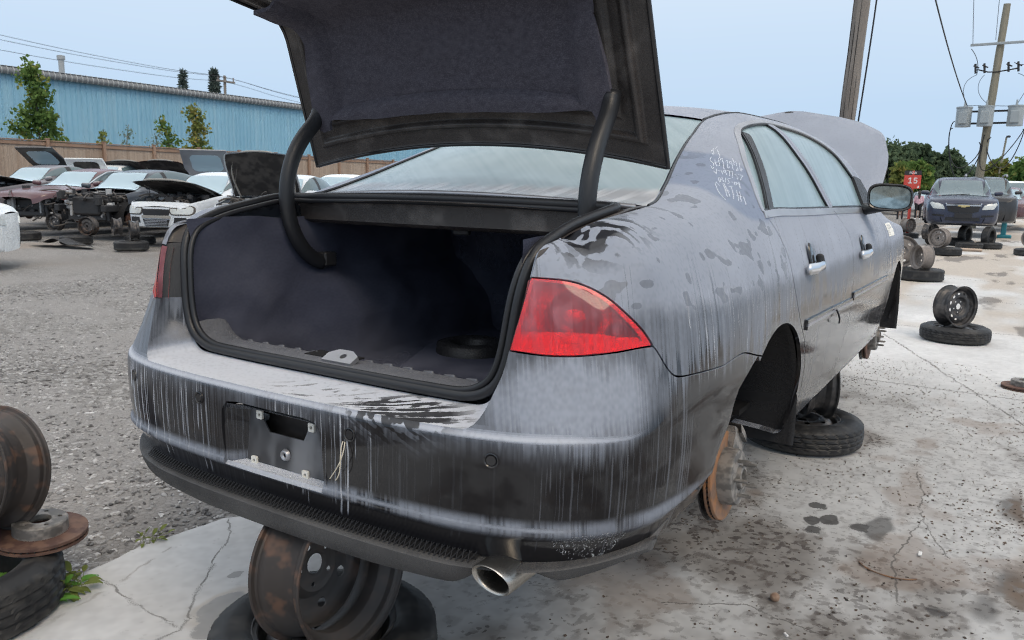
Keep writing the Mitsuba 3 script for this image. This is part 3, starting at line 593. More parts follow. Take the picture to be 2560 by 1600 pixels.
# trunk interior
def sweep_in(lines): return Grid(np.array(lines))
cav = []
N = 60
TX = np.linspace(-.955, .52, 16)
sect = []
for x in TX:
    wh = smooth01 = np.clip((x+.62)/.25, 0, 1); wh = wh*wh*(3-2*wh)
    yb, ym = .555-.13*wh, .585-.02*wh
    sect.append([(x, 0, .745), (x, -.30, .745), (x, -yb+.05, .747), (x, -yb, .765+.02*wh), (x, -yb-.005, .86+.05*wh), (x, -(yb*.55+ym*.45), .98+.04*wh), (x, -ym, 1.10), (x, -ym-.002, 1.20), (x, -.585, 1.275), (x, -.3, 1.285), (x, 0, 1.287)])
inn = spline_net(np.transpose(np.array(sect), (1, 0, 2)), 60, 80)
inn += (np.array([meshkit.fbm(inn*7, 3, 5)]*3).transpose(1, 2, 0)-.5)*.035*np.sin(np.linspace(0, PI, 80))[None, :, None]
ig = Grid(inn)
side_wall = cat(ig.region(Polygon([(0, 20), (59, 20), (59, 79), (24, 79), (23, 62), (0, 62)]))); 
for suf, mir in SIDES: add(f'{S}__trunk_liner', mirror_y(side_wall) if mir else cat(flipped(side_wall), side_wall), 'carpet', True)
fl = cat(ig.region(sbox(0, 0, 59, 20)), flipped(ig.region(sbox(0, 0, 59, 20))))
add(f'{S}__trunk_floor', cat(fl, mirror_y(fl)), 'carpet', True)
seat = Grid([[(.50-.30*z*.6+.02*math.sin(7*y), y, .62+.66*z) for z in np.linspace(0, 1, 14)] for y in np.linspace(-.62, .62, 30)]); add(f'{S}__seat_back', cat(seat.region(), seat.region(flip=True)), 'carpet', True)
mat_pts = extrude(Polygon([(-.80, -.50), (-.80, .10), (-.45, .20), (.0, .40), (.36, .42), (.36, -.50)]).buffer(.02), .016, .748); add(f'{S}__floor_mat', mat_pts, 'carpet', 30); 
well = moved(lathe([(.060, -.02), (.072, .030), (.085, .042), (.110, .044), (.135, .036), (.140, .0)][::-1], 44), mat((-.02, .20, .762))); add(f'{S}__foam_ring', cat(well, flipped(well)), 'black_plastic', True)
add(f'{S}__foam_ring_hole', moved(trimesh.creation.cylinder(.064, .004, sections=30), mat((-.02, .20, .768))), 'deep_black')
sillp = [(-.972, .900), (-.958, .911), (-.925, .914), (-.880, .912), (-.858, .906), (-.846, .892), (-.842, .68)]
trim = Grid([[(x+.02*(1-abs(y)/.58 if 0 else 0), y, z+(.06*max(0, (abs(y)-.46)/.10)**2 if abs(y) > .46 else 0)) for x, z in sillp] for y in np.linspace(-.555, .555, 70)])
add(f'{S}__sill_trim', cat(trim.region(), trim.region(flip=True)), 'trunk_trim', 35)
for i, y in enumerate(np.linspace(-.46, .50, 15)):
    if abs(y-.035) > .07: add(f'{S}__sill_trim__rib', blob_hull([(-.875, y-.020, .910), (-.850, y+.026, .900)], [(.005, .005, .007)]*2, 1), 'trunk_trim', True)
st = extrude(Polygon([(-.055, -.02), (.05, -.02), (.05, .012), (.02, .03), (-.03, .03), (-.055, .01)]).difference(shapely.Point(.005, .004).buffer(.010)), .012)
add(f'{S}__latch_striker', moved(st, axes((-.925, -.01, .917), (0, -1, 0), (-.5, 0, 1))), 'dull_chrome', 30)
add(f'{S}__latch_hole', bx((.06, .17, .004), (-.885, .060, .9135), 0), 'deep_black')
# cross member under the parcel shelf
cm = Grid([[(-.50+dx, y, z) for dx, z in ((0, 1.333), (.004, 1.318), (.006, 1.262), (.03, 1.250), (.12, 1.248))] for y in np.linspace(-.60, .60, 40)])
add(f'{S}__rear_shelf_beam', cat(cm.region(), cm.region(flip=True)), 'brown_steel', 35)
add(f'{S}__shelf_underside', bx((.75, 1.2, .01), (-.06, 0, 1.29)), 'deep_black')
add(f'{S}__trunk_lamp', bx((.02, .06, .018), (-.40, -.02, 1.240), .004), 'black_plastic')
# inner body so that nothing shines through
add(f'{S}__cabin_floor', bx((2.3, 1.5, .02), (1.4, 0, .62)), 'deep_black'); add(f'{S}__underbody', bx((4.2, 1.44, .03), (1.1, 0, .60), .01), 'brown_steel'); add(f'{S}__firewall', bx((.03, 1.5, .66), (2.66, 0, .93)), 'deep_black')
for s_ in (1, -1):
    add(f'{S}__seat', blob_hull([(1.15, .38*s_, .95), (1.02, .38*s_, 1.35), (.98, .38*s_, 1.52)], [(.07, .22, .1), (.06, .21, .08), (.05, .12, .05)]), 'deep_black', True)
# wheel-house liners
def wheelhouse(cx, cz, r):
    th = np.linspace(-.24, PI-.12, 40); P = []
    for y, k in ((-.915, 1.0), (-.895, .99), (-.85, 1.03), (-.60, 1.03), (-.56, .9)):
        P.append([(cx+r*k*(1+(.42*max(0, -math.cos(t))**1.5*(1 if cx < 1 else 0)))*math.cos(t), y+(.03 if math.cos(t) < -.3 and y < -.9 else 0), cz+r*k*math.sin(t)) for t in th])
    m = Grid(np.array(P)).region(); back = Grid([[(cx+(r*.9)*q*math.cos(t), -.56, cz+(r*.9)*q*math.sin(t)) for q in (1, .5, .05)] for t in th]).region()
    return cat(m, flipped(m), back, flipped(back))
for cx, cz, r in ((-.03, .60, .405), (2.91, .60, .395)):
    side_part('wheel_liner', wheelhouse(cx, cz, r), 'black_plastic')
flap = extrude(Polygon([(.08, .52), (.35, .50), (.345, .60), (.28, .70), (.2, .60)]), .03); flap.vertices = np.stack([flap.vertices[:, 0], -.62-.22*0-flap.vertices[:, 2]*7*.0-.0+flap.vertices[:, 2]*-.0-.20, flap.vertices[:, 1]], 1)
# brake discs, hubs, studs, calipers
def brake(cx, cy, cz, r, mir, camber=0.0, caliper=True):
    f = mirror_y if mir else (lambda m: m)
    M = axes((cx, cy, cz), (1, 0, 0), (0, -1, -camber))
    disc = moved(lathe([(.075, .012), (r-.002, .012), (r, .009), (r, .003), (r-.012, .003), (r-.012, -.005), (r, -.005), (r, -.011), (r-.002, -.014), (.07, -.014)][::-1], 72), M)
    k = add(f'{S}__brake_disc', f(disc), 'disc_bright' if cx < 1 else 'disc_rust', 30)
    for a in np.linspace(0, 2*PI, 40, endpoint=False): pass
    vanes = cat([moved(bx((.012, .004, .010), (r-.007, 0, -.001)), M@mat(rz=a)) for a in np.linspace(0, 2*PI, 48, endpoint=False)]); kv = add(f'{k}__cooling_vanes', f(vanes), 'rusty_steel'); say(kv, kind='stuff')
    hat = moved(lathe([(.092, .010), (.090, .050), (.086, .058), (.040, .060), (.038, .052), (.036, .072), (.028, .074), (.026, .050), (0, .050)][::-1], 48), M); hk = add(f'{k}__hub', f(hat), 'cast_iron', 30)
    for i in range(5):
        a = i*2*PI/5+.5; c = (.057*math.cos(a), .057*math.sin(a))
        stud = cat(cyl((*c, .055), (*c, .095), .0062, n=10), cyl((*c, .095), (*c, .101), .0045, n=10), *[lathe([(.0062, z), (.0070, z+.001), (.0062, z+.002)], 10) for z in ()]); add(f'{k}__wheel_stud', f(moved(stud, M)), 'cast_iron', 30)
    if caliper:
        prof = [(r*.60, -.045), (r*.60, .030), (r*.98, .036), (r*1.13, .030), (r*1.16, -.040), (r*1.0, -.052)]
        c = lathe(prof+[prof[0]], 14, .42, 1.22); cap0 = tri([(p*math.cos(.42), p*math.sin(.42), z) for p, z in prof], [[0, i, i+1] for i in range(1, 5)]); cap1 = tri([(p*math.cos(1.22), p*math.sin(1.22), z) for p, z in prof], [[0, i+1, i] for i in range(1, 5)])
        w = lathe([(r*1.02, -.05), (r*1.02, .048), (r*1.22, .042), (r*1.24, -.02), (r*1.02, -.05)], 8, .60, 1.05)
        cm_ = moved(cat(c, cap0, cap1, flipped(cap0), flipped(cap1), w), M); add(f'{k}__caliper', f(cat(cm_, flipped(cm_))), 'cast_iron', 30)
    shield = moved(lathe([(.05, -.030), (r*.9, -.034), (r*1.04, -.026), (r*1.04, -.030)], 40), M); add(f'{k}__splash_shield', f(cat(shield, flipped(shield))), 'black_plastic', 30)
    add(f'{k}__axle', f(cyl((cx, cy+.02, cz), (cx, cy+.45, cz+.03), .04, n=14)), 'rusty_steel', True)
for mir in (0, 1):
    brake(0.0, -.775, .477, .143, mir, camber=-.085); brake(2.94, -.79, .50, .151, mir, camber=-.03)
# valance under the bumper with its mesh grille, exhaust tips
def bow(y, w): return PchipInterpolator([0, .25, .47, .64, .76, .86, .91, .95], w)(abs(y))
XV = lambda y: bow(y, [-1.158, -1.154, -1.138, -1.098, -1.03, -.90, -.75, -.42])
def yv(s): return s
vs = np.linspace(-1, 1, 241)
ys = np.sign(vs)*np.interp(np.abs(vs), [0, .62, 1], [0, .68, .875])
def val(y):
    cut = math.exp(-((y+.635)/.085)**4)*.045; x = float(XV(y)); e = np.clip((abs(y)-.66)/.2, 0, 1)
    zb = .512+.030*max(0, abs(y)-.3)+cut+.055*e; zt = .573+.030*e+.010*cut/.045*.3
    return [(x+.055, .585+.005*e), (x+.050, zt+.006), (x+.004, zt), (x-.003, zt-.006), (x+.002, (zt+zb)/2), (x+.014, zb), (x+.03, zb-.004), (x+.06, zb+.02), (x+.16, zb+.05)]
VG = Grid([[(x, y*(1 if abs(y) < .8 else 1.0), z) for x, z in val(y)] for y in ys])
v_m = cat(VG.region(), VG.region(flip=True)); VAL = add(f'{S}__valance', v_m, 'grey_plastic', 35); say(VAL, 'grey plastic valance with a mesh grille and cut-outs for the exhaust')
def mesh_bars():
    out = []; n = 88
    def p(y, t): x = float(XV(y)); return np.array([x+.006+t*.036, y, .5765+.0225*t])
    for i in range(n+1):
        y = -.56+1.18*i/n
        for d in (.0135, -.0135):
            a, b = p(y, 0), p(np.clip(y+d, -.57, .63), 1); out.append(bar(a, b, .0022, .0022))
    return cat(out)
mk = add(f'{VAL}__mesh_grille', mesh_bars(), 'black_plastic'); say(mk, kind='stuff')
mb = Grid([[(float(XV(y))+.012+t*.036, y, .5715+.024*t) for t in (0, 1)] for y in np.linspace(-.57, .63, 60)]); add(f'{VAL}__grille_backing', cat(mb.region(), mb.region(flip=True)), 'deep_black')
def tip(s):
    M = axes((-1.118, -.622*s, .553), (0, 0, 1), (1, -.05*s, .02))@np.diag([.72, .92, 1, 1]); prof = [(.038, .20), (.042, .03), (.044, .010), (.048, .003), (.053, .0), (.056, .004), (.056, .02), (.054, .10), (.050, .24)]
    t_ = lathe(prof, 48); t_.vertices[:, 2] -= .35*(t_.vertices[:, 0]-.0)*(t_.vertices[:, 2] < .06)*.8
    return moved(t_, M)
for s_ in (1,):
    t_ = tip(s_); kk = add(f'{S}__exhaust_tip', cat(t_, flipped(t_)), 'exhaust_steel', 40); add(f'{kk}__pipe', cyl((-.93, -.617*s_, .556), (-.40, -.56*s_, .57), .028, n=20), 'rusty_steel', True)
    add(f'{kk}__bore', moved(trimesh.creation.cylinder(.024, .003, sections=28), axes((-1.03, -.617*s_, .55), (0, 0, 1), (1, 0, 0))), 'deep_black')
add(f'{S}__muffler', blob_hull([(-.85, -.3, .62), (-.85, .3, .62), (-.6, -.3, .62), (-.6, .3, .62)], [(.08, .08, .08)]*4), 'rusty_steel', True)
# scraped bare patches on the bumper's lower corner
def scrape(cu, cv, ru, rv, n, seed, G=WALL):
    r = np.random.default_rng(seed); out = []
    for i in range(n):
        a, q = r.uniform(0, 2*PI), math.sqrt(r.uniform(0, 1)); u, v = cu+ru*q*math.cos(a), cv+rv*q*math.sin(a); an = r.normal(1.1, .5); L, W_ = r.uniform(.2, .8), r.uniform(.06, .16)
        p = Polygon([(u, v), (u+L*math.cos(an)*.8, v+L*math.sin(an)), (u+L*math.cos(an)*.8+W_, v+L*math.sin(an)+W_*.5), (u+W_, v)])
        try: out.append(tri(G.offset(.0012).at(np.array(p.exterior.coords)[:4]), [[0, 1, 2], [0, 2, 3], [0, 2, 1], [0, 3, 2]]))
        except Exception: pass
    return cat(out)
kk = add(f'{bumper}__scraped_corner', scrape(56, 9, 8, 9, 420, 3), 'scratch_white'); say(kk, 'pale scraped patch on the lower corner', kind='stuff')

# chalk writing on the pillar
GLYPH = {'J': [[(.1, .9), (.8, .9)], [(.5, .9), (.5, .2), (.3, 0), (.1, .15)]], 'T': [[(0, 1), (.9, 1)], [(.45, 1), (.45, 0)]], 'S': [[(.8, .9), (.4, 1), (.1, .75), (.6, .45), (.7, .15), (.3, 0), (0, .1)]], 'E': [[(.7, 1), (.1, 1), (.1, 0), (.7, 0)], [(.1, .5), (.6, .5)]], 'P': [[(.1, 0), (.1, 1), (.6, .95), (.65, .6), (.1, .5)]],
         '2': [[(.05, .8), (.35, 1), (.65, .8), (.1, 0), (.75, 0)]], '9': [[(.65, .7), (.35, .5), (.1, .75), (.4, 1), (.65, .7), (.6, 0)]], '/': [[(.2, -.1), (.5, 1.1)]], '6': [[(.6, 1), (.15, .4), (.35, 0), (.65, .25), (.2, .45)]], 'V': [[(0, 1), (.35, 0), (.8, 1)]], '-': [[(.1, .5), (.7, .5)]], '1': [[(.35, 1), (.35, 0)]], '7': [[(0, 1), (.7, 1), (.3, 0)]],
         '5': [[(.7, 1), (.15, 1), (.1, .55), (.6, .5), (.55, .05), (0, 0)]], '0': [[(.35, 1), (.05, .6), (.2, 0), (.6, .3), (.6, .8), (.35, 1)]], '3': [[(.05, .95), (.6, .85), (.25, .5), (.65, .25), (.05, 0)]], '8': [[(.35, .5), (.1, .8), (.4, 1), (.6, .75), (.1, .2), (.4, 0), (.65, .25), (.35, .5)]], 'C': [[(.8, 1), (.1, .7), (.2, .1), (.8, -.2)]], 'H': [[(.1, 1), (.1, 0)], [(.6, 1), (.6, 0)], [(.1, .5), (.6, .5)]], ' ': []}
def write(text, o, ex, ey, h):
    """strokes on the body surface: o start, ex/ey grid steps per unit along and up"""
    out = []; x = 0.0
    for ch in text:
        for st_ in GLYPH[ch]:
            q = np.array([(o[0]+(x+a)*ex[0]+b*ey[0], o[1]+(x+a)*ex[1]+b*ey[1]) for a, b in st_])
            q = dense(q, 4); out.append(tube(WALL.offset(.0006).at(q), .0013, 5, caps=False))
        x += 1.02
    return cat(out)
WRITING = WRITING_SPOTS = None
# ---------------------------------------------------------------- the sedan's open trunk lid, hinges, bonnet, writing
LID_O, LID_A, LID_N = np.array([-.339, 0, 1.445]), np.array([-.33, 0, .944]), np.array([-.944, 0, -.33])
lid_path = np.array([tuple((LID_O+LID_A*a)[[0, 2]]) for a in np.linspace(0, .44, 30)]+[(-.500, 1.888), (-.520, 1.910), (-.548, 1.925), (-.585, 1.934)]+[(-.62-.03*i, 1.938+.004*i) for i in range(8)])
lp_s = np.r_[0, np.cumsum(np.linalg.norm(np.diff(lid_path, axis=0), axis=1))]
lp_t = np.gradient(lid_path, axis=0); lp_t /= np.linalg.norm(lp_t, axis=1, keepdims=True); lp_n = np.stack([-lp_t[:, 1], lp_t[:, 0]], 1)    # towards the inside of the lid
def sstep(a, b, x): t = np.clip((x-a)/(b-a), 0, 1); return t*t*(3-2*t)
LV = np.r_[np.linspace(-1, -.80, 40), np.linspace(-.80, .80, 61)[1:-1], np.linspace(.80, 1, 40)]
def lid_grid(hfun, s0=0.0, s1=None, ns=120, bow=True):
    s1 = s1 or lp_s[-1]; P = []
    ss = np.r_[np.linspace(s0, min(.16, s1), 40), np.linspace(min(.16, s1), s1, ns-40)[1:]] if s0 < .1 else np.linspace(s0, s1, ns)
    for v in LV:
        row = []
        for s in ss:
            w = .672-.045*min(s, .5)-.0*s; y = v*w; k = .068*(1-v*v)*(1-sstep(0, .5, s)); q = min(s+k, lp_s[-1])
            x, z = np.interp(q, lp_s, lid_path[:, 0]), np.interp(q, lp_s, lid_path[:, 1]); nx, nz = np.interp(q, lp_s, lp_n[:, 0]), np.interp(q, lp_s, lp_n[:, 1]); l = math.hypot(nx, nz)
            d = min(w*(1-abs(v)), s, lp_s[-1]-s+.02); h = hfun(y, s, d)-.020*(1-v*v)
            row.append((x+nx/l*h, y, z+nz/l*h))
        P.append(row)
    return Grid(P)
LID = thing_key = f'{S}__trunk_lid'
skin = lid_grid(lambda y, s, d: -.012)
inner = lid_grid(lambda y, s, d: .002+.020*sstep(.052, .064, d)-.014*sstep(.072, .086, d)*(1-sstep(.115, .135, d))+.006*sstep(.125, .14, d)+.004*(1-sstep(.0, .010, d)))
add(LID, cat(skin.region(flip=False), skin.region(flip=True)), 'dusty_paint', 40); say(LID, 'raised trunk lid seen from its felt lined inner side')
add(f'{LID}__inner_panel', cat(inner.region(), inner.region(flip=True)), 'brown_steel', 40)
rimp = np.vstack([inner.P[:, 0], inner.P[-1, 1:], inner.P[::-1, -1][1:], inner.P[0, ::-1][1:-1]]); add(f'{LID}__hem', tube(rimp[::2]-np.array([-.004, 0, -.001]), .0065, 8, closed=True), 'dark_paint', True)
def felt_h(y, s, d):
    band = max(sstep(-.448, -.462, y) if y < 0 else sstep(.452, .475, y), 1-sstep(.172, .196, s+.016*(y/.5)**2))
    return .030+.028*band+.004*math.sin(y*17+3*math.sin(s*11))*math.sin(s*14+y*5)+.002*math.sin(y*41+s*23)
fv = lid_grid(felt_h)
sfe = np.array([.137, .565]); 
def lid_uv(G, pts, s0=0.0):
    ss = np.r_[np.linspace(0, .16, 40), np.linspace(.16, lp_s[-1], 80)[1:]]; out = []
    for y, s in pts:
        w = .672-.045*min(s, .5); out.append((np.interp(y/w, LV, np.arange(len(LV))), np.interp(s, ss, np.arange(len(ss)))))
    return out
edge_r = [(-.470, .152), (-.490, .150), (-.498, .135), (-.500, .118), (-.532, .116), (-.545, .126), (-.552, .15), (-.552, .22), (-.545, .30), (-.530, .38), (-.520, .42), (-.526, .50), (-.54, .60), (-.54, .70)]
edge_l = [(-y, s) for y, s in edge_r]
FP = Polygon(lid_uv(fv, edge_r+edge_l[::-1]+[(.3, .128), (0, .128), (-.3, .128)])).buffer(0)
add(f'{LID}__felt_liner', fv.region(FP, thick=.012), 'felt', 45)
for y in (.44, .225, -.012, -.245, -.468):
    i = lid_uv(fv, [(y, .150+.008*(y/.5)**2)])[0]; p = fv.at([i])[0]
    add(f'{LID}__liner_clip', moved(lathe([(0, .010), (.008, .0085), (.012, .004), (.0125, 0)][::-1], 20), axes(p+LID_N*.001, (0, 1, 0), LID_N)), 'black_plastic', True)
for s_ in (1, -1):
    y = .556*s_; pth = smooth_path([(-.448, y-.012*s_, 1.640), (-.462, y-.010*s_, 1.598), (-.505, y-.004*s_, 1.548), (-.560, y, 1.470), (-.590, y, 1.385), (-.592, y, 1.300), (-.570, y, 1.225), (-.515, y, 1.150), (-.44, y, 1.11)], 40)
    m = tube(pth, .0265, 14); m.vertices[:, 1] = y+(m.vertices[:, 1]-y)*.88
    k = add(f'{S}__lid_hinge', m, 'black_rubber', True); say(k, 'black gooseneck hinge arm of the trunk lid')
    add(f'{k}__hinge_plate', bx((.06, .05, .05), (-.42, y, 1.12), .006), 'black_plastic')
# bonnet, standing open
def bonnet():
    yy = np.linspace(-1, 1, 61); P = []
    for v in yy:
        col = []
        for t in np.linspace(0, 1, 40):
            half = np.interp(t, [0, .1, .4, .7, .84, 1], [.735, .760, .775, .770, .755, .72]); y = v*half
            L = np.interp(abs(v), [0, .11, .49, .71, .90, .97, 1], [1.150, 1.140, 1.055, .985, .88, .82, .74]); x = 2.75+L*t-.10*(1-v*v)*(1-t); rise = .66*(L*t)+.015*(1-v*v)*math.sin(PI*min(t, 1))
            rise += -.018*sstep(.93, 1.0, abs(v))-.012*sstep(.93, 1, t)
            col.append((x, y, 1.250+rise+.030*(1-v*v)*(1-t)))
        P.append(col)
    return Grid(P)
BN = bonnet(); BON = add(f'{S}__bonnet', flipped(BN.region()), 'dusty_paint', 40)
say(BON, 'raised bonnet seen from above beyond the roof'); inb = Grid(BN.P+np.array([.010, 0, -.022])); add(f'{BON}__underside', inb.region(), 'black_plastic', True)
nz = moved(lathe([(0, .003), (.016, .002), (.022, 0)][::-1], 16), mat()@np.diag([1.5, .8, 1, 1])); i = BN.at([(31, 38)])[0]; add(f'{BON}__washer_nozzle', moved(nz, axes(i+(0, 0, .002), (0, 1, 0), (-.55, 0, .83))), 'black_plastic', True)
for y in (-.62, .62): add(f'{BON}__prop', cyl((3.25, y, 1.05), (3.30, y, 1.62), .009, n=8), 'black_plastic', True)
add(f'{S}__engine', cat(bx((.5, .62, .35), (3.25, 0, .95), .05), bx((.3, .3, .12), (3.2, .1, 1.13), .03), cyl((3.0, .45, .9), (3.0, .45, 1.13), .12, n=16)), 'rusty_steel', 30)
front = extrude(rounded(1.5, .50, .1), .12); add(f'{S}__front_bumper', moved(front, axes((3.86, 0, .80), (0, 1, 0), (1, 0, 0))), 'dark_paint', 30)
# fender sticker strips with marker writing
for k_, (x, z, t_) in enumerate(((2.47, 1.193, '1228'), (2.49, 1.160, '55'))):
    o = sv([(x, z)])[0]; o2 = sv([(x+.1, z)])[0]; o3 = sv([(x, z+.05)])[0]
    st_ = dense(sv([(x-.02, z+.010), (x+.22, z+.010)]), 8); kk = add(f'{fe[0]}__tape_strip', WALL.offset(.0012).region(strip_uv(WALL, st_, .042)), 'tab_white', 30)
    add(f'{kk}__marker_writing', write(t_, (o[0], o[1]), ((o2[0]-o[0])*.42, 0), (0, (o3[1]-o[1])*.50), .02), 'deep_black')
STROKES = [[(125.93,110.96),(127.54,110.69)],[(126.61,110.66),(125.53,110.04),(125.06,110.22),(125.44,110.51)],[(127.53,110.38),(128.88,110.23)],[(127.68,109.86),(125.25,108.4)],[(123.76,110.29),(122.4,110.26),(121.73,109.55),(121.45,108.93),(120.55,108.68)],[(120.18,109.35),(119.09,108.47),(120.05,108.36)],[(123.21,109.1),(122.22,108.85),(120.99,107.95),(121.68,107.28)],[(122.08,108.74),(122.68,108.4)],[(123.97,108.4),(122.92,107.93),(121.72,107.23)],[(124.11,108.52),(124.97,108.31),(124.39,107.86),(123.56,108.01)],[(124.12,108.05),(125.27,107.53)],[(124.53,107.43),(121.35,105.84)],[(124.42,106.55),(125.22,106.48),(125.14,106.09),(123.81,105.76),(122.56,105.13),(123.49,104.98)],[(125.01,104.97),(124.76,105.38),(125.39,105.68),(126.05,105.34),(123.65,103.9)],[(127.41,105.47),(125.49,104.25)],[(126.19,104.67),(127.07,104.41),(126.51,103.91),(125.09,103.1),(124.07,103.06),(125.14,102.73)],[(127.66,103.54),(126.08,102.66),(125.5,102.01),(126.46,102.11),(126.56,102.55)],[(118.57,107.99),(117.76,106.68),(119.95,107.54)],[(119.34,106.92),(119.77,106.36)],[(120.17,106.09),(119.17,105.32)],[(121.22,105.18),(120.1,105.22),(120.63,105.69),(121.27,105.58),(119.76,104.18)],[(121.57,105.1),(122.03,104.53)],[(122.03,104.53),(120.23,103.43)],[(121.99,104.35),(122.85,103.63),(120.58,102.6)],[(123.18,102.49),(122.44,102.79),(122.6,101.69),(121.74,101.41),(121.36,101.73)],[(123.46,101.96),(124.71,101.05),(122.2,100.68)],[(116.74,105.57),(115.53,104.53),(116.15,104.35),(117.06,105.0),(117.02,105.55)],[(117.64,104.97),(117.72,104.68),(116.91,104.43),(117.23,103.93),(116.31,103.76)],[(118.49,104.06),(117.03,103.08)],[(119.7,102.89),(118.64,103.42),(118.22,102.57),(117.95,102.23),(117.14,102.47)],[(118.77,102.09),(119.28,101.67)],[(119.65,101.45),(118.92,100.7),(119.54,100.44),(120.25,101.08),(119.65,101.45)],[(121.18,100.54),(120.24,100.52),(120.23,100.14),(121.1,100.22),(120.47,100.0),(119.52,99.16),(119.76,98.83),(120.24,99.36)],[(114.89,105.11),(113.93,105.1),(112.63,103.9),(111.5,101.98),(111.0,98.86),(111.31,98.92)],[(114.62,104.71),(114.23,103.79)],[(115.72,103.42),(112.62,99.3)],[(116.23,103.36),(113.45,98.74)],[(114.32,101.59),(115.12,100.34)],[(116.37,101.61),(117.99,100.76)],[(117.08,101.02),(113.99,97.23)],[(117.55,99.26),(115.11,95.54)],[(118.18,98.24),(115.67,94.78)],[(115.9,97.89),(117.55,96.36)],[(117.96,96.13),(116.55,92.89)]]
kk = add(f'{S}__body_side__chalk_writing', cat([tube(WALL.offset(.0006).at(dense(s_, 5)), .0008, 5, caps=False) for s_ in STROKES]), 'white_mark'); say(kk, 'white chalk scrawl of dates and numbers')
# ---------------------------------------------------------------- steel rims, tyres, rotors
def rim_meshes(R=.205, W=.17, holes='round', deep=.055, n=96, bolt=5):
    """a steel wheel: barrel about the z axis from z=0 (back, open) to z=W (face); disc near the face"""
    b, dc = R-.016, R-.042
    outer = [(R-.001, 0), (R+.001, .004), (R-.002, .009), (b+.004, .011), (b, .016), (b, .032), (b-.003, .036), (dc+.003, .052), (dc, .058), (dc, .088), (dc+.004, .095), (b-.003, W-.040), (b, W-.034), (b, W-.016), (b+.004, W-.011), (R-.002, W-.009), (R+.001, W-.004), (R-.001, W)]
    inner = [(r-.0035 if 2 < i < len(outer)-3 else r-.004, z) for i, (r, z) in enumerate(outer)]
    bar = lathe(outer, n); barrel = cat(bar, flipped(lathe(inner, n)), lathe([inner[0], outer[0]], n), lathe([outer[-1], inner[-1]], n), )
    zf = W-deep
    prof = [(.028, zf+.004), (.036, zf), (.060, zf), (.072, zf-.004), (.084, zf+.006), (.100, zf+.022), (dc*.80, zf+.020), (dc-.006, zf+.002), (dc-.003, zf-.016)]
    s = np.r_[0, np.cumsum([math.dist(prof[i], prof[i+1]) for i in range(len(prof)-1)])]
    q = np.linspace(0, s[-1], 22); rr, zz = PchipInterpolator(s, [p[0] for p in prof])(q), PchipInterpolator(s, [p[1] for p in prof])(q)
    th = np.linspace(0, 2*PI, n+1); G = Grid([[(rr[j]*math.cos(t), rr[j]*math.sin(t), zz[j]) for j in range(22)] for t in th])
    pol = sbox(0, 0, n, 21); cut = []
    def hole(ang, r, ra, rt):
        u, v = ang/(2*PI)*n, np.interp(r, rr, np.arange(22)); du, dv = rt/(r*2*PI)*n, ra/(s[-1]/21); e = shapely.affinity.scale(shapely.Point(0, 0).buffer(1, quad_segs=10), du, dv); cut.append(shapely.affinity.translate(e, u, v))
    import shapely.affinity
    for i in range(bolt): hole((i+.5)*2*PI/bolt, .0555, .0075, .0075)
    rv = (.100+dc-.006)/2
    N, ra, rt = {'round': (8, .013, .016), 'oval': (10, .011, .020), 'slot': (12, .0095, .017), 'many': (18, .009, .012), 'big': (6, .016, .026)}[holes]
    for i in range(N): hole((i+.35)*2*PI/N, rv, ra, rt)
    pol = pol.difference(shapely.union_all(cut))
    disc = G.region(pol, thick=.004)
    return barrel, disc
def tyre_mesh(R=.315, r=.185, W=.165, blocks=64, fine=True, n=192):
    """a tyre about the z axis, from z=0 to z=W, with tread grooves"""
    h = W/2; prof = [(r, .030), (r+.012, .012), (r+.03, .004), (r+.065, -.002+.0), (R-.045, .004), (R-.020, .014), (R-.006, .026)]
    tr = np.linspace(.034, W-.034, 15 if fine else 7)
    pr = prof+[(R, z) for z in tr]+[(a, W-b) for a, b in prof[::-1]]
    pr = np.array(pr); k0, k1 = len(prof), len(prof)+len(tr); n = n if fine else 72
    th = np.linspace(0, 2*PI, n, endpoint=False); rad = np.repeat(pr[None, :, 0], n, 0); zz = np.repeat(pr[None, :, 1], n, 0)
    for j in range(k0, k1):
        jj = j-k0; rad[:, j] -= .0008*abs(jj-(k1-k0-1)/2)
        if fine and jj in (3, 7, 11): rad[:, j] -= .007
        elif not fine and jj in (2, 4): rad[:, j] -= .006
        elif fine:
            ph = (np.arange(n)+(2 if (jj//4) % 2 else 0)+jj) % 6; rad[:, j] -= np.where(ph == 0, .006, 0)
    if fine:
        ph = np.arange(n) % 6
        for j in (k0-1, k0-2, k1, k1+1): rad[:, j] -= np.where(ph < 1, .005, 0)*(1 if j in (k0-1, k1) else .6)
        w = np.exp(-((pr[:, 0]-(R-.075))/.012)**2)*.0
    v = np.stack([rad*np.cos(th)[:, None], rad*np.sin(th)[:, None], zz], -1).reshape(-1, 3); K = len(pr)
    i, j = np.meshgrid(np.arange(n), np.arange(K-1), indexing='ij'); i2 = (i+1) % n
    A, B, Cc, D = i*K+j, i2*K+j, i2*K+j+1, i*K+j+1
    f = np.stack([np.stack([A, B, Cc], -1), np.stack([A, Cc, D], -1)], 2).reshape(-1, 3)
    i, = (np.arange(n),); i2 = (i+1) % n     # inside wall
    fi = np.vstack([np.stack([i*K, i*K+K-1, i2*K+K-1], 1), np.stack([i*K, i2*K+K-1, i2*K], 1)])
    return tri(v, np.vstack([f, fi]))
_rims, _tyres = {}, {}
def put_rim(M, holes='round', R=.205, W=.17, label='', group=None, bsdf='rusty_steel', n=96, deep=.055):
    key = (holes, R, W, n, deep)
    if key not in _rims: _rims[key] = rim_meshes(R, W, holes, n=n, deep=deep)
    b, d = _rims[key]; k = thing('steel_rim', label, 'wheel rim', group); add(f'{k}__barrel', moved(b, M), bsdf, 32); add(f'{k}__disc', moved(d, M), bsdf, 32); return k
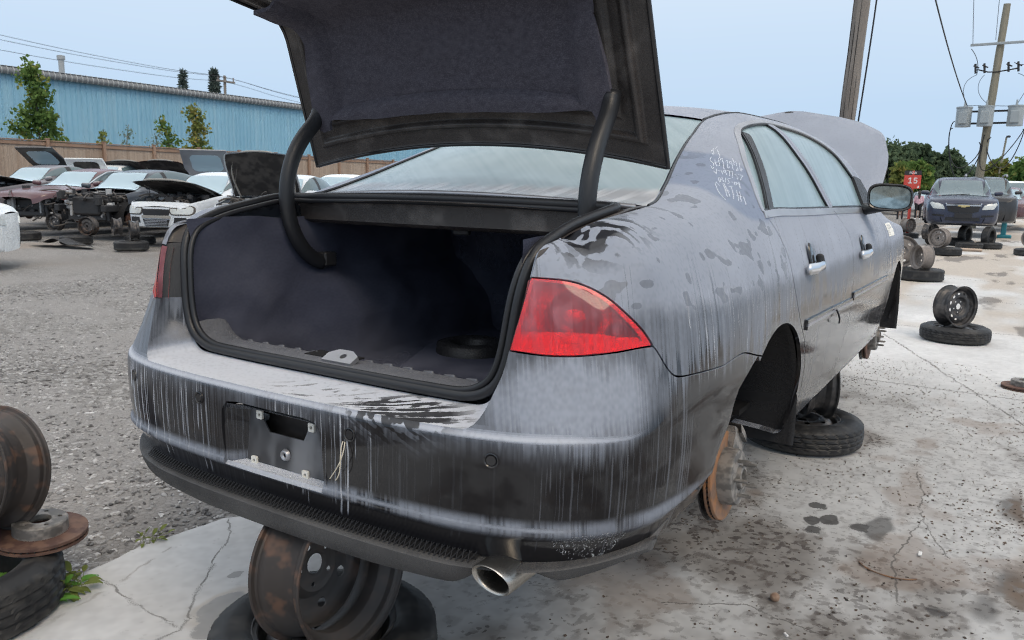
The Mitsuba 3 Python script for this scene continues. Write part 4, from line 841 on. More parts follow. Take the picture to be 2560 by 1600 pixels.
def put_tyre(loc, rz=0, tilt=(0, 0), R=.315, r=.185, W=.165, wheel=None, label='', group=None, fine=True, M=None):
    key = (R, r, W, fine)
    if key not in _tyres: _tyres[key] = tyre_mesh(R, r, W, fine=fine)
    M = mat(loc, rz, *tilt) if M is None else M
    k = thing('tyre', label, 'tyre', group); add(f'{k}__casing', moved(_tyres[key], M), 'tyre_rubber', 35)
    if wheel:
        kr = (wheel, r+.012, W-.02, 96 if fine else 48, .03)
        if kr not in _rims: _rims[kr] = rim_meshes(r+.012, W-.02, wheel, n=kr[3], deep=.03)
        b, d = _rims[kr]; M2 = M@mat((0, 0, .008)); add(f'{k}__wheel_barrel', moved(b, M2), 'wheel_grey', 32); add(f'{k}__wheel_disc', moved(d, M2), 'wheel_grey', 32)
    return k
def stand(loc, ax, roll=0.0, W=.17):
    """matrix for a rim on edge: loc = its centre, ax = direction its face (z = W) looks"""
    ax = np.asarray(ax, float)/np.linalg.norm(ax); return axes(np.asarray(loc, float)-ax*W/2, (math.sin(roll), .01, math.cos(roll)), ax)
material('wheel_grey', pbr(mikit.proc(lambda p, n, uv: mix((.040, .040, .043), (.115, .105, .10), smoothstep(.4, .75, fbm(p.x*18, p.y*18, p.z*18, 3)))), .45, metallic=.25))
def rotor(M, label, group=None):
    r = .142; k = thing('brake_rotor', label, 'brake rotor', group)
    add(f'{k}__disc', moved(lathe([(.075, 0), (r, 0), (r, .009), (r-.010, .009), (r-.010, .016), (r, .016), (r, .026), (.082, .026), (.078, .0)][::-1], 72), M), 'disc_rust', 30)
    v = add(f'{k}__cooling_vane', cat([moved(bx((.014, .004, .010), (r-.008, 0, .0125)), M@mat(rz=a)) for a in np.linspace(0, 2*PI, 44, endpoint=False)]), 'rusty_steel'); say(v, kind='stuff')
    n = 72; th = np.linspace(0, 2*PI, n+1); prof = [(.084, .024), (.083, .062), (.079, .066), (.060, .067), (.040, .067), (.034, .066), (.033, .050)]; G = Grid([[(a*math.cos(t), a*math.sin(t), z) for a, z in prof] for t in th]); pol = sbox(0, 0, n, 6)
    import shapely.affinity as sa
    for i in range(5): pol = pol.difference(sa.translate(sa.scale(shapely.Point(0, 0).buffer(1), .007/(.058*2*PI)*n, .33), (i+.3)*n/5, 3.1))
    add(f'{k}__hat', moved(G.region(pol, thick=.006, flip=True), M), 'cast_iron', 30); return k
# under the bumper: a rusty rim on edge, standing in a steel wheel with its tyre
put_tyre((-.965, .035, 0), rz=.3, R=.318, r=.188, W=.185, wheel='oval', label='worn tyre with dark slotted wheel lying under the rear bumper, carrying a rusty rim')
put_rim(stand((-.985, -.018, .352), (-.03, 1, -.10), .3), 'round', R=.208, W=.178, deep=.032, label='rusty steel rim on edge right under the rear bumper, open side facing right')
# under the right sill
put_tyre((2.08, -.605, 0), rz=.9, R=.325, r=.19, W=.16, wheel='round', label='tyre with brown steel wheel lying under the right door sill')
put_rim(stand((2.06, -.665, .350), (.55, -1, 0), .5), 'round', R=.196, W=.15, label='black steel rim on edge propping up the right door sill', bsdf='wheel_grey')
# left foreground stack
put_tyre((-1.40, 1.24, -.01), rz=.2, R=.315, r=.19, W=.185, label='bare worn tyre lying on the gravel at the left edge, under a brake rotor')
rotor(mat((-1.150, 1.180, .185), .4, .05, -.02), 'rusty brake rotor lying on the tyre at the left edge')
put_rim(stand((-1.270, 1.300, .425), (-.95, -.28, .18), .2), 'many', R=.212, W=.17, label='dark steel rim leaning on the rusty rotor at the left edge')
# right: tyres with rims on the concrete
def pair(x, y, rz, ax, holes, rims=1, wheel='round', W=.15, fine=True, lab='', lab2='', R=.31, rbs='rusty_steel', dz=.0):
    put_tyre((x, y, 0), rz=rz, R=R, r=.19, W=W, wheel=wheel, label=lab, fine=fine); put_rim(stand((x, y+.02, W+.185+dz), ax), holes, R=.200, W=.165, label=lab2, bsdf=rbs, n=64 if fine else 40)
pair(6.22, -1.14, .2, (-.75, -1, .05), 'slot', wheel='many', lab='tyre with many-holed wheel lying alone on pale concrete to the right of the sedan', lab2='blackened steel rim on edge on the lone tyre right of the sedan', rbs='wheel_grey')
# ---------------------------------------------------------------- ground
def gravel_col(p, n, uv):
    x, y = p.x, p.y
    d1, d2, r = voronoi(x*34, y*34); e1, e2, r2 = voronoi(x*75+3, y*75)
    big = fbm(x*.35, y*.35, 2, octaves=4); mid = fbm(x*1.7, y*1.7, 5, octaves=3)
    base = mix((.185, .172, .160), (.30, .295, .295), clamp(smoothstep(.35, .68, big)+.5*(mid-.5)))
    base = mix(base, (.30, .24, .19), smoothstep(.54, .70, fbm(x*.22+7, y*.5, 9, octaves=3))*.55)
    st = mix((.12, .115, .11), (.46, .46, .46), r*r*.8+.2*r2)
    return mix(base, st, clamp(.25+.55*smoothstep(.42, .62, mid)))*(.72+.28*smoothstep(.0, .22, d2-d1))
def gravel_h(p, n, uv):
    d1, d2, r = voronoi(p.x*34, p.y*34); return smoothstep(0, .5, d2-d1)*(.4+.6*r)+.5*fbm(p.x*3, p.y*3, 1, octaves=2)
material('gravel_ground', bump(pbr(mikit.proc(gravel_col), .95, spec=.2), gravel_h, .012, .004))
def seg(x, y, ax, ay, bx_, by, w, wob=.0):
    """mask of a line from a to b"""
    dx, dy = bx_-ax, by-ay; L2 = dx*dx+dy*dy; t = clamp(((x-ax)*dx+(y-ay)*dy)/L2)
    return dr.sqrt(dr.square(x-ax-t*dx)+dr.square(y-ay-t*dy))
def concrete(p, n, uv):
    x, y = p.x, p.y
    wx, wy = x+.03*(fbm(x*5, y*5, 3, octaves=2)-.5)+.022*(fbm(x*26, y*26, 5, octaves=2)-.5), y+.03*(fbm(x*5+9, y*5, 4, octaves=2)-.5)+.022*(fbm(x*26+3, y*26, 6, octaves=2)-.5)
    f1, f2, f3 = fbm(x*.9, y*.9, 1, octaves=4), fbm(x*4, y*4, 2, octaves=3), fbm(x*30, y*30, 3, octaves=2)
    col = mix((.36, .36, .357), (.50, .505, .507), clamp(.5*f1+.5*f2))
    pale = smoothstep(3.9, 4.6, x)*smoothstep(8.6, 7.6, x)*.5+smoothstep(10, 12, x)*smoothstep(20, 16, x)*.25+smoothstep(.2, .7, y)*smoothstep(1.5, 1.0, x)*.5
    col = mix(col, (.60, .605, .61), clamp(pale*(.6+.8*(f2-.2))))
    # the yard to the right of the sedan: trodden earth, oil and rust
    yard = smoothstep(.35, -.2, y)*smoothstep(3.9, 3.2, x)
    brown = smoothstep(.45, .70, fbm(wx*1.7+4, wy*2.4, 6, octaves=5))*yard
    col = mix(col, (.15, .135, .122), brown*.80)
    sp = smoothstep(.54, .78, fbm(wx*24, wy*28, 8, octaves=4))*(.35+.65*brown)*yard; col = mix(col, (.075, .062, .055), sp*.75)
    sp2 = smoothstep(.66, .72, fbm(x*44, y*44, 18, octaves=2))*yard*(.3+.7*brown); col = mix(col, (.06, .05, .046), sp2*.8)
    ru = smoothstep(.60, .72, fbm(wx*2.6+11, wy*3.3, 12, octaves=3))*yard; col = mix(col, (.19, .135, .10), ru*.42)
    def blot(cx, cy, rx, ry, soft=.25):
        d = dr.sqrt(dr.square((wx-cx)/rx)+dr.square((wy-cy)/ry))+.95*(fbm(x*13, y*13, cx*7, octaves=3)-.5); return smoothstep(1+soft, 1-soft, d)
    oil = clamp(blot(1.15, -.88, .05, .035, .1)+blot(1.02, -.97, .06, .035, .1)+blot(.96, -.90, .05, .03, .1)+blot(.86, -.92, .045, .03, .1)+blot(1.0, -1.08, .05, .04, .15)+.8*blot(.80, -1.62, .13, .05, .5)+.8*blot(1.62, -1.62, .16, .05, .5)+.7*blot(.55, -1.55, .10, .04, .5)+.8*blot(1.05, -1.15, .14, .05)+.7*blot(.42, -1.42, .04, .03))
    col = mix(col, (.036, .034, .034), oil*.85)
    edge = blot(.74, -1.66, .20, .06, .6)+blot(1.62, -1.66, .22, .06, .6)+.7*blot(.25, -1.5, .12, .03, .6)
    col = mix(col, mix((.06, .05, .043), (.17, .12, .085), f2), clamp(edge*smoothstep(.38, .56, fbm(wx*9, wy*22, 41, octaves=4)))*.9)
    worn = smoothstep(.012, .002, dr.abs(seg(wx, wy, -1.30, .93, -.72, 1.10, 0)+.004*noise(x*40, y*40)))*smoothstep(.35, .6, fbm(x*14, y*14, 51, octaves=2)); col = mix(col, (.24, .225, .21), clamp(worn)*.6)
    damp = clamp(blot(-.90, .56, .10, .085, .06)+blot(-.735, .72, .028, .02, .06)+blot(-1.0, .50, .06, .05, .06)); col = mix(col, col*.60, damp)
    ring = clamp(blot(-.90, .56, .13, .105, .15)-damp); col = mix(col, (.36, .31, .25), ring*.4)
    far = smoothstep(6.6, 7.4, x+.5*(f1-.5))*smoothstep(.35, .6, fbm(x*.5, y*1.4, 21, octaves=3)); col = mix(col, (.36, .32, .275), far*.85)
    drk = smoothstep(.66, .74, fbm(x*.7, y*2.2, 31, octaves=4))*smoothstep(5, 7, x); col = mix(col, (.10, .09, .085), drk*.7)
    # joints and cracks
    j = dr.minimum(dr.abs(wx*.25+x*.75-3.937-.012*(y+.5)), dr.abs(x-6.87+.08*(y+.43)))
    j = dr.minimum(j, dr.minimum(dr.abs(x-9.8), dr.abs(x-12.8)))
    c1 = dr.minimum(seg(wx, wy, 6.16, -.525, 3.985, -1.39, 0), seg(wx, wy, 3.985, -1.39, 2.4, -1.98, 0))
    lines = smoothstep(.011, .004, j)+smoothstep(.009, .003, c1)
    cr = mi.Float(9)
    for a in [(-1.15, .585, -1.055, .576), (-1.055, .576, -.976, .646), (-.976, .646, -.84, .77), (-.84, .77, -.675, .901), (-.675, .901, -.605, .945), (-.605, .945, -.507, 1.022), (-.507, 1.022, -.442, 1.13), (-1.02, 1.10, -1.03, .86), (-1.03, .86, -1.055, .60), (.40, -1.30, .75, -1.24), (.75, -1.24, 1.25, -1.30), (1.25, -1.30, 1.9, -1.22), (1.25, -1.30, .9, -1.42), (-.05, -.62, .1, -.86), (.1, -.86, .05, -1.1)]:
        cr = dr.minimum(cr, seg(wx, wy, *a, 0))
    lines = clamp(lines+smoothstep(.0052, .0015, cr)*(.5+.6*f2))
    col = mix(col, (.06, .055, .05), lines*.85)
    peb = cell_rand(dr.floor(x*110), dr.floor(y*110)); col = mix(col, (.13, .12, .11), dr.select(peb > .985, .6, 0.)*clamp(yard+.2))
    return col*(.90+.2*f3)
def concrete_r(p, n, uv): return .62+.3*fbm(p.x*3, p.y*3, 7, octaves=3)
def concrete_h(p, n, uv):
    return fbm(p.x*40, p.y*40, 1, octaves=3)+1.5*fbm(p.x*6, p.y*6, 2, octaves=2)
material('concrete_slab', bump(pbr(mikit.proc(concrete), mikit.proc(concrete_r), spec=.35), concrete_h, .0022, .003))
def grid_sheet(x0, x1, y0, y1, nx, ny, z, amp, freq, seed):
    xs, ys = np.linspace(x0, x1, nx), np.linspace(y0, y1, ny); X, Y = np.meshgrid(xs, ys, indexing='ij'); Zz = z+amp*(meshkit.fbm(np.stack([X*freq, Y*freq, X*0], -1), 3, seed)-.5); return Grid(np.stack([X, Y, Zz], -1))
big = np.concatenate([np.linspace(-400, -12, 10), np.linspace(-10, 40, 60), np.linspace(45, 1200, 20)]); bigy = np.concatenate([np.linspace(-600, -12, 10), np.linspace(-10, 34, 60), np.linspace(38, 900, 20)])
X, Y = np.meshgrid(big, bigy, indexing='ij'); Zg = -.045+.05*(meshkit.fbm(np.stack([X*.35, Y*.35, X*0], -1), 3, 5)-.5)*((X > -10) & (X < 40) & (Y > -10) & (Y < 34)); Zg = np.where(Y < 1.0, -.06, Zg)
add('ground', Grid(np.stack([X, Y, Zg], -1)).region(), 'gravel_ground', True); say('ground', kind='structure')
# concrete pad with a broken, worn edge towards the gravel
ex = np.r_[[-9], [-1.6, -1.313, -1.239, -1.153, -1.064, -1.021, -.875, -.785, -.644, -.439, -.345], np.linspace(-.1, 60, 120)]
ey = np.r_[[1.25], [1.17, 1.14, 1.142, 1.09, 1.145, 1.18, 1.19, 1.205, 1.187, 1.16, 1.09], 1.12+.18*(meshkit.fbm(np.stack([np.linspace(-.1, 60, 120)*1.5, np.zeros(120), np.zeros(120)], -1), 3, 8)-.5)]
q = np.linspace(-9, 60, 2500); eyq = np.interp(q, ex, ey)+.020*(meshkit.fbm(np.stack([q*16, q*0, q*0], -1), 3, 2)-.5)
pad = Polygon(list(zip(q, eyq))+[(60, -40), (-9, -40)]).buffer(0)
pm = extrude(pad, .12, -.12); add('concrete_pad', pm, 'concrete_slab', 30); say('concrete_pad', kind='structure')
# loose stones
def stones(n, where, smin, smax, seed, sub=0):
    r = np.random.default_rng(seed); base = trimesh.creation.icosphere(sub, 1.0); bv, bf = base.vertices, base.faces; V, Fc = [], []
    pts = where(r, n); m = len(pts); sc = smin*(smax/smin)**r.random(m)
    ang = r.uniform(0, 2*PI, m); defo = r.normal(1, .24, (m, len(bv), 1)); vv = bv[None]*np.clip(defo, .5, 1.5)*sc[:, None, None]*np.stack([np.ones(m), r.uniform(.6, .95, m), r.uniform(.38, .65, m)], 1)[:, None]
    c, s = np.cos(ang)[:, None], np.sin(ang)[:, None]; x, y = vv[..., 0]*c-vv[..., 1]*s, vv[..., 0]*s+vv[..., 1]*c
    vv = np.stack([x+pts[:, 0:1], y+pts[:, 1:2], vv[..., 2]+pts[:, 2:3]+.15*sc[:, None]], -1)
    return tri(vv.reshape(-1, 3), (bf[None]+(np.arange(m)*len(bv))[:, None, None]).reshape(-1, 3))
def in_gravel(r, n):
    x = r.uniform(-1.7, 7.5, n*3); y = 1.12+(r.random(n*3)**1.7)*8.5; keep = (y > np.interp(x, ex, ey)+.01) & ((x+2.42)*.5 < (y+1.9)) & (meshkit.fbm(np.stack([x*.9, y*.9, x*0], -1), 3, 5) > r.uniform(.2, .62, n*3)); x, y = x[keep][:n], y[keep][:n]
    z = np.interp(0, [0, 1], [-.045, 0])+.05*(meshkit.fbm(np.stack([x*.35, y*.35, x*0], -1), 3, 5)-.5); return np.stack([x, y, z-.0], 1)
material('gravel_stone', pbr(mikit.proc(lambda p, n, uv: mix((.075, .072, .072), (.56, .555, .555), clamp(cell_rand(dr.floor(p.x*22), dr.floor(p.y*22))*.85+.2*(noise(p.x*300, p.y*300, p.z*300)-.5)))), .9, spec=.2))
add('gravel_stones', stones(46000, in_gravel, .004, .016, 3), 'gravel_stone'); say('gravel_stones', 'loose grey gravel stones on the yard left of the concrete', 'gravel', kind='stuff')
def in_yard(r, n):
    x = r.uniform(-1.0, 5.0, n*4); y = r.uniform(-2.6, -.35, n*4); keep = meshkit.fbm(np.stack([x*1.8, y*1.8, x*0], -1), 3, 9) > r.uniform(.3, .7, n*4); return np.stack([x[keep][:n], y[keep][:n], np.zeros(keep[keep].size)[:n]], 1)
material('dark_grit', pbr(mikit.proc(lambda p, n, uv: mix((.035, .03, .027), (.13, .10, .08), cell_rand(dr.floor(p.x*31), dr.floor(p.y*31)))), .9))
add('grit', stones(6500, in_yard, .0015, .0075, 11), 'dark_grit'); say('grit', 'dark crumbs of rust and grit scattered on the concrete', 'grit', kind='stuff')
rk = thing('round_stone', 'small round brown stone lying on the concrete in front of the brake disc', 'stone'); rs = trimesh.creation.icosphere(3, .016); rs.vertices *= 1+.25*(meshkit.fbm(rs.vertices*60, 3, 2)-.5)[:, None]; rs.apply_translation((.186, -.934, .013)); scene[rk] = mikit.ply(rs, 'stone_brown', True)
material('stone_brown', pbr(mikit.proc(lambda p, n, uv: mix((.20, .12, .08), (.33, .24, .18), fbm(p.x*90, p.y*90, p.z*90, 2))), .85))
# ---------------------------------------------------------------- other cars of the yard
class Car:
    def __init__(s, L=4.55, W=1.76, H=1.46, cowl=1.02, ws_top=.22, roof_end=-1.0, back_base=-1.72, deck=1.02, belt=.93, nose=.70, tail=None, hatch=False, sharp=1.0):
        s.L, s.W, s.H = L, W, H; h = L/2; s.h = h
        s.zb = PchipInterpolator([-h-.2, -h, -h+.25, back_base, -.3, cowl-.25, cowl, h-.45, h-.12, h, h+.2], [deck-.12, deck-.08, deck, deck, belt+.02, belt, belt-.01, nose+.11, nose+.04, nose-.06, nose-.1])
        tail_pts = ([(-h-.2, deck-.1), (-h+.02, deck+.02), (-h+.22, deck+.16), (-h+.55, H-.10)] if hatch else [(-h-.2, deck-.1), (-h, deck-.06), (-h+.25, deck+.02), (back_base, deck+.03)])
        pts = tail_pts+[(roof_end, H-.04), ((roof_end+ws_top)/2, H), (ws_top, H-.05), (cowl, belt+.03), (h-.45, nose+.15), (h-.12, nose+.06), (h, nose-.05), (h+.2, nose-.09)]
        s.zr = PchipInterpolator([p[0] for p in pts], [p[1] for p in pts])
        s.wx = PchipInterpolator([-h-.2, -h, -h+.12, -h+.4, -1.2, .8, h-.55, h-.28, h-.13, h-.04, h, h+.2], [.60*W/2, .74*W/2, .88*W/2, .97*W/2, W/2, W/2, .985*W/2, .95*W/2, .86*W/2, .74*W/2, .60*W/2, .4*W/2])
        s.xs = np.unique(np.r_[np.linspace(-h, -h+.3, 6), np.linspace(-h+.3, h-.5, 46), np.linspace(h-.5, h-.1, 9), np.linspace(h-.1, h, 7)])
        P = []
        for x in s.xs:
            w, zb, zr = float(s.wx(x)), float(s.zb(x)), float(s.zr(x)); g = np.clip((zr-zb-.04)/(H-belt-.06), 0, 1); e = max(0, (abs(x)-(h-.5))/.5); b = .20+.07*e
            hood = [(.93, zb), (.86, zb+.012), (.74, zb+.026), (.58, zb+.036), (.40, zb+.044), (.2, zb+.05), (0, zb+.052)]
            yr = .66; cab = [(.925, zb), (.895, zb+.02), (.80, zb+(zr-zb)*.52), (yr, zr-.055), (yr*.80, zr-.018), (yr*.45, zr-.003), (0, zr)]
            top = [(a[0]*(1-g)+c[0]*g, a[1]*(1-g)+c[1]*g if g < 1 else c[1]) for a, c in zip(hood, cab)]
            low = [(0, b+.02), (.80, b), (.955, b+.06), (.985, b+.16), (1.0, (b+zb)/2+.02), (.985, zb-.13)]
            P.append([(x, -y*w, z) for y, z in low+top])
        net = np.array(P); R = net.shape[1]; vv = np.linspace(0, R-1, 50)
        s.G = Grid(PchipInterpolator(np.arange(R), net, axis=1)(vv)); s.vs = 49/(R-1)
    def u(s, x): return np.interp(x, s.xs, np.arange(len(s.xs)))
    def poly(s, pts): return Polygon([(s.u(x), v*s.vs) for x, v in pts])
    def side(s, pts, band=(2, 8)):
        out = []
        for x, z in pts:
            u = s.u(x); i = int(min(u, len(s.xs)-2)); a = u-i; zc = s.G.P[i, :, 2]*(1-a)+s.G.P[i+1, :, 2]*a; r = slice(int(band[0]*s.vs), int(band[1]*s.vs)+1); zz = np.maximum.accumulate(zc[r])+np.arange(len(zc[r]))*1e-6
            out.append((u, np.interp(z, zz, np.arange(r.start, r.start+len(zz)))))
        return out
def both(m): return cat(m, mirror_y(m))
GLASSC = {}
def build_car(kind, label, M, paint, c, group=None, hood=None, front='full', trunk=None, glass='car_glass', lift=.0, axle=(1.33, -1.32), wheel_r=.32, lamp='lamp_clear', detail=None, wheels=False, skip=(), hoodx=None, tail=True, discs=True, gap_doors=True):
    """a car seen as a whole: body, panes, lamps, grille, mirrors, hubs"""
    k = thing(kind, label, 'car', group); M = M@mat((0, 0, lift)); G, h = c.G, c.h; put = lambda nm, m, b, s_=40, kk=None: add(f'{kk or k}__{nm}', moved(m, M), b, s_)
    arch = []
    for ax in axle: arch += [Polygon(c.side([(ax+(wheel_r+.055)*math.cos(t), wheel_r+(wheel_r+.055)*math.sin(t)) for t in np.linspace(-.35, PI+.35, 26)], (1, 6))+[(c.u(ax-wheel_r*.95), 0), (c.u(ax+wheel_r*.95), 0)]).convex_hull]
    xw0, xw1 = c.cow, c.wst
    wsp = c.poly([(xw0-.03, 7.6), (xw0-.03, 12), (xw1+.06, 12), (xw1+.03, 9.7), ((xw0+xw1)/2, 8.9)])
    rear = c.poly([(c.bb+.05, 7.8), (c.bb+.05, 12), (c.re-.06, 12), (c.re-.03, 9.7)]) if not c.is_hatch else c.poly([(-h+.20, 9.2), (-h+.20, 12), (-h+.50, 12), (-h+.50, 9.8)])
    dlo = Polygon(c.side([(c.re-.42 if not c.is_hatch else -h+.62, c.belt+.07), (c.re-.02, c.H-.13), (c.re+.35, c.H-.085), (xw1-.15, c.H-.10), (xw1+.02, c.H-.155), (xw0-.16, c.belt+.075), (xw0-.12, c.belt+.045), (0, c.belt+.05)], (6, 9.2)))
    cuts = shapely.union_all(arch+[wsp, rear, dlo])
    body = sbox(0, 0, G.nu-1, G.nv-1).difference(cuts); h0 = c.u(xw0+.02); hv = 6.35*c.vs
    hood_poly = Polygon([(c.u(xw0+.03), hv), (c.u(h-.16), hv+.4), (c.u(h-.10), 12*c.vs), (c.u(xw0+.03), 12*c.vs)])
    nose = c.u(front[1]) if isinstance(front, tuple) else None
    if hood is not None or 'hood' in skip: body = body.difference(hood_poly)
    if nose is not None and front[0] == 'low': body = body.difference(Polygon([(c.u(front[1]-.35), 0), (c.u(front[1]), 4.1*c.vs), (c.u(front[1]+.25), 5.2*c.vs), (G.nu, 5.2*c.vs), (G.nu, 0)]))
    elif nose is not None: body = body.difference(sbox(nose, -1, G.nu, G.nv)).difference(Polygon([(c.u(front[1]-.45), 0), (nose+2, 0), (nose+2, 3.5*c.vs), (c.u(front[1]-.2), 2.5*c.vs)]))
    if gap_doors:
        for xd in (xw0-.30, -.12, c.re-.05): body = body.difference(Polygon([(c.u(xd)-.10, 2*c.vs), (c.u(xd)+.10, 2*c.vs), (c.u(xd)+.12, 6.4*c.vs), (c.u(xd)-.08, 6.4*c.vs)]))
    put('body', both(flipped(G.region(body))), paint)
    put('windscreen', both(flipped(G.offset(.012).region(wsp))), glass, True); put('rear_window', both(flipped(G.offset(.012).region(rear))), glass, True)
    for sgn in (0, 1):
        pane = dlo.difference(sbox(c.u(-.12)-.9, 0, c.u(-.12)+.9, 99))
        for g in getattr(pane, 'geoms', [pane]):
            if g.area > 1: m = flipped(G.offset(.012).region(g)); put('side_window', mirror_y(m) if sgn else m, 'side_glass', True)
        m = flipped(G.offset(.010).region(dlo.intersection(sbox(c.u(-.12)-.9, 0, c.u(-.12)+.9, 99)))); put('door_pillar', mirror_y(m) if sgn else m, 'black_plastic', True)
        y = -1 if not sgn else 1
        if 'mirror' not in skip:
            mm = blob_hull([(xw0-.30, y*(c.W/2-.03), c.belt+.10), (xw0-.28, y*(c.W/2+.09), c.belt+.11)], [(.07, .05, .065), (.055, .05, .06)]); put('door_mirror', mm, paint, True)
        for ax in axle:
            th = np.linspace(-.3, PI+.3, 22); r = wheel_r+.06
            lin = Grid([[(ax+r*math.cos(t), y*q, wheel_r+r*math.sin(t)) for t in th] for q in (c.W/2*.985, c.W/2*.6)]).region(); bk = Grid([[(ax+r*q*math.cos(t), y*c.W/2*.6, wheel_r+r*q*math.sin(t)) for q in (1, .05)] for t in th]).region()
            put('wheel_liner', cat(lin, flipped(lin), bk, flipped(bk)), 'deep_black', True)
            if discs and not wheels:
                D = axes((ax, y*(c.W/2-.16), wheel_r-.03), (0, 0, 1), (0, y, 0)); put('brake_disc', moved(lathe([(0, .06), (.03, .06), (.034, .045), (.075, .045), (.08, 0), (.14, 0), (.14, -.02), (.05, -.02)][::-1], 28), D), 'disc_rust', 30)
            elif wheels:
                D = axes((ax, y*(c.W/2-.20), wheel_r), (0, 0, 1), (0, y, 0)); key = (wheel_r, .20, .19, False)
                if key not in _tyres: _tyres[key] = tyre_mesh(wheel_r, .20, .19, fine=False)
                kk = put('wheel', moved(_tyres[key], D), 'tyre_rubber', 35); put('hub_cap', moved(lathe([(0, .155), (.06, .16), (.15, .150), (.19, .165), (.205, .15), (.205, .1)][::-1], 24), D), 'dull_chrome', 30, kk)
    put('floor_pan', bx((c.L-1.0, c.W*.78, .10), (-.1, 0, .30), .03), 'deep_black'); put('cabin', bx((2.2, c.W*.74, .50), (-.35, 0, c.belt-.28), .1), 'deep_black')
    # front surface for lamps and grille
    fr = G.P[c.u(h-.65).astype(int):, int(1.2*c.vs):int(6.2*c.vs)].reshape(-1, 3); fr = np.vstack([fr, fr*[1, -1, 1], [(h+.02, 0, z) for z in np.linspace(.2, c.nose-.04, 6)]])
    from scipy.interpolate import LinearNDInterpolator, NearestNDInterpolator
    f1, f2 = LinearNDInterpolator(fr[:, 1:], fr[:, 0]), NearestNDInterpolator(fr[:, 1:], fr[:, 0])
    def drape(pts, dx, t=.03, sub=2):
        p = Polygon(pts) if not hasattr(pts, 'area') else pts; b = p.bounds; n = max(3, int((b[2]-b[0])/.05)), max(2, int((b[3]-b[1])/.05)); ys, zs = np.linspace(b[0], b[2], n[0]+1), np.linspace(b[1], b[3], n[1]+1)
        Yq, Zq = np.meshgrid(ys, zs, indexing='ij'); Xq = f1(Yq, Zq); Xq = np.where(np.isnan(Xq), f2(Yq, Zq), Xq); capx = h+.06-.06*(Yq/(float(c.wx(h))*.95))**2; Xq = np.where(abs(Yq) < float(c.wx(h))*.93, np.maximum(Xq, np.where(Zq < c.nose-.02, capx, 0)), Xq)+dx; pp = Polygon([((a-b[0])/(b[2]-b[0])*n[0], (q-b[1])/(b[3]-b[1])*n[1]) for a, q in p.exterior.coords])
        return Grid(np.stack([Xq, Yq, Zq], -1)).region(pp, thick=t)
    s_ = dict(k=k, put=put, drape=drape, c=c, M=M)
    if nose is None:
        cap = Grid(np.array([[(h+.06*(1-t*t)*(1-((zi-2.2)/4.5)**2)-.004, y, z) for t, y, z in zip(np.linspace(-1, 1, 12), np.linspace(-1, 1, 12)*float(c.wx(h))*(.8+.2*min(1, (zi+1)/3)), [z]*12)] for zi, z in enumerate(np.linspace(.26, c.nose-.03, 6))])).region(); put('front_panel', cat(cap, flipped(cap)), paint)
    back = Grid(np.array([[(-h-.02, y, z) for y in np.linspace(-1, 1, 6)*float(c.wx(-h))] for z in np.linspace(.30, c.deck-.06, 5)])).region(); put('rear_panel', cat(back, flipped(back)), paint)
    if hood is not None:
        hinge = np.array([xw0+.03, 0, c.belt+.02]); hg = G.P[:, :].copy(); reg = G.region(hood_poly); pts = reg.vertices-hinge; a = hood; R = np.array([[math.cos(a), 0, -math.sin(a)], [0, 1, 0], [math.sin(a), 0, math.cos(a)]])
        up = tri(pts@R.T+hinge, reg.faces); kk = put('hood', both(flipped(up)), paint); N = R@np.array([0, 0, 1.0])
        lin = tri((pts*[.97, .95, 1]+[.02, 0, -.018])@R.T+hinge, reg.faces); put('hood_liner', both(lin), 'hood_under', 40, kk)
        rail = [p for p in [(0.0, -.62), (.25, -.66), (.75, -.62), (1.02, -.40), (1.08, 0), (1.02, .40), (.75, .62), (.25, .66), (0, .62)]]; q = np.array([(x*(h-.1-xw0)/1.12, y*c.W/1.75, -.040-.10*x) for x, y in rail]); put('hood_frame', tube(smooth_path(q@R.T+hinge, 50), .022, 6), 'hood_edge', True, kk)
        put('hood_prop', cyl((h-.45, -.5, .68), tuple((np.array([(h-xw0)*.62, -.52, -.06])@R.T+hinge)), .010, n=6), 'black_plastic', True, kk)
    if hood is not None or 'hood' in skip or nose is not None: engine_bay(put, c, xw0, nose is not None, hash(label) % 1000)
    if trunk is not None:
        a = trunk; hinge = np.array([c.re+.02, 0, c.H-.05]) if c.is_hatch else np.array([c.bb-.02, 0, c.deck+.03])
        if c.is_hatch: x0, x1, w = -h+.02, c.re, c.W*.40
        n = 10; P = []
        for t in np.linspace(0, 1, 12):
            x = hinge[0]+(-h-hinge[0])*t; z = float(c.zr(max(x, -h+.01)))+.01; ww = np.interp(t, [0, .3, 1], [.62, .78, .74])*c.W/2
            P.append([(x, y*ww, z+.02*(1-y*y)) for y in np.linspace(-1, 1, 14)])
        P = np.array(P)-hinge; R = np.array([[math.cos(a), 0, -math.sin(a)], [0, 1, 0], [math.sin(a), 0, math.cos(a)]]).T; P = P@R.T+hinge
        g = Grid(P); o = g.region(thick=.04); kk = put('hatch_lid' if c.is_hatch else 'trunk_lid', cat(o), paint)
        wpoly = rounded(7.0, 8.5, 1.5, (5.4, 6.5)); put('lid_window' if c.is_hatch else 'lid_panel', cat(g.offset(.006).region(wpoly, thick=.055)), 'car_glass' if c.is_hatch else 'hood_under', 40, kk)
    return s_
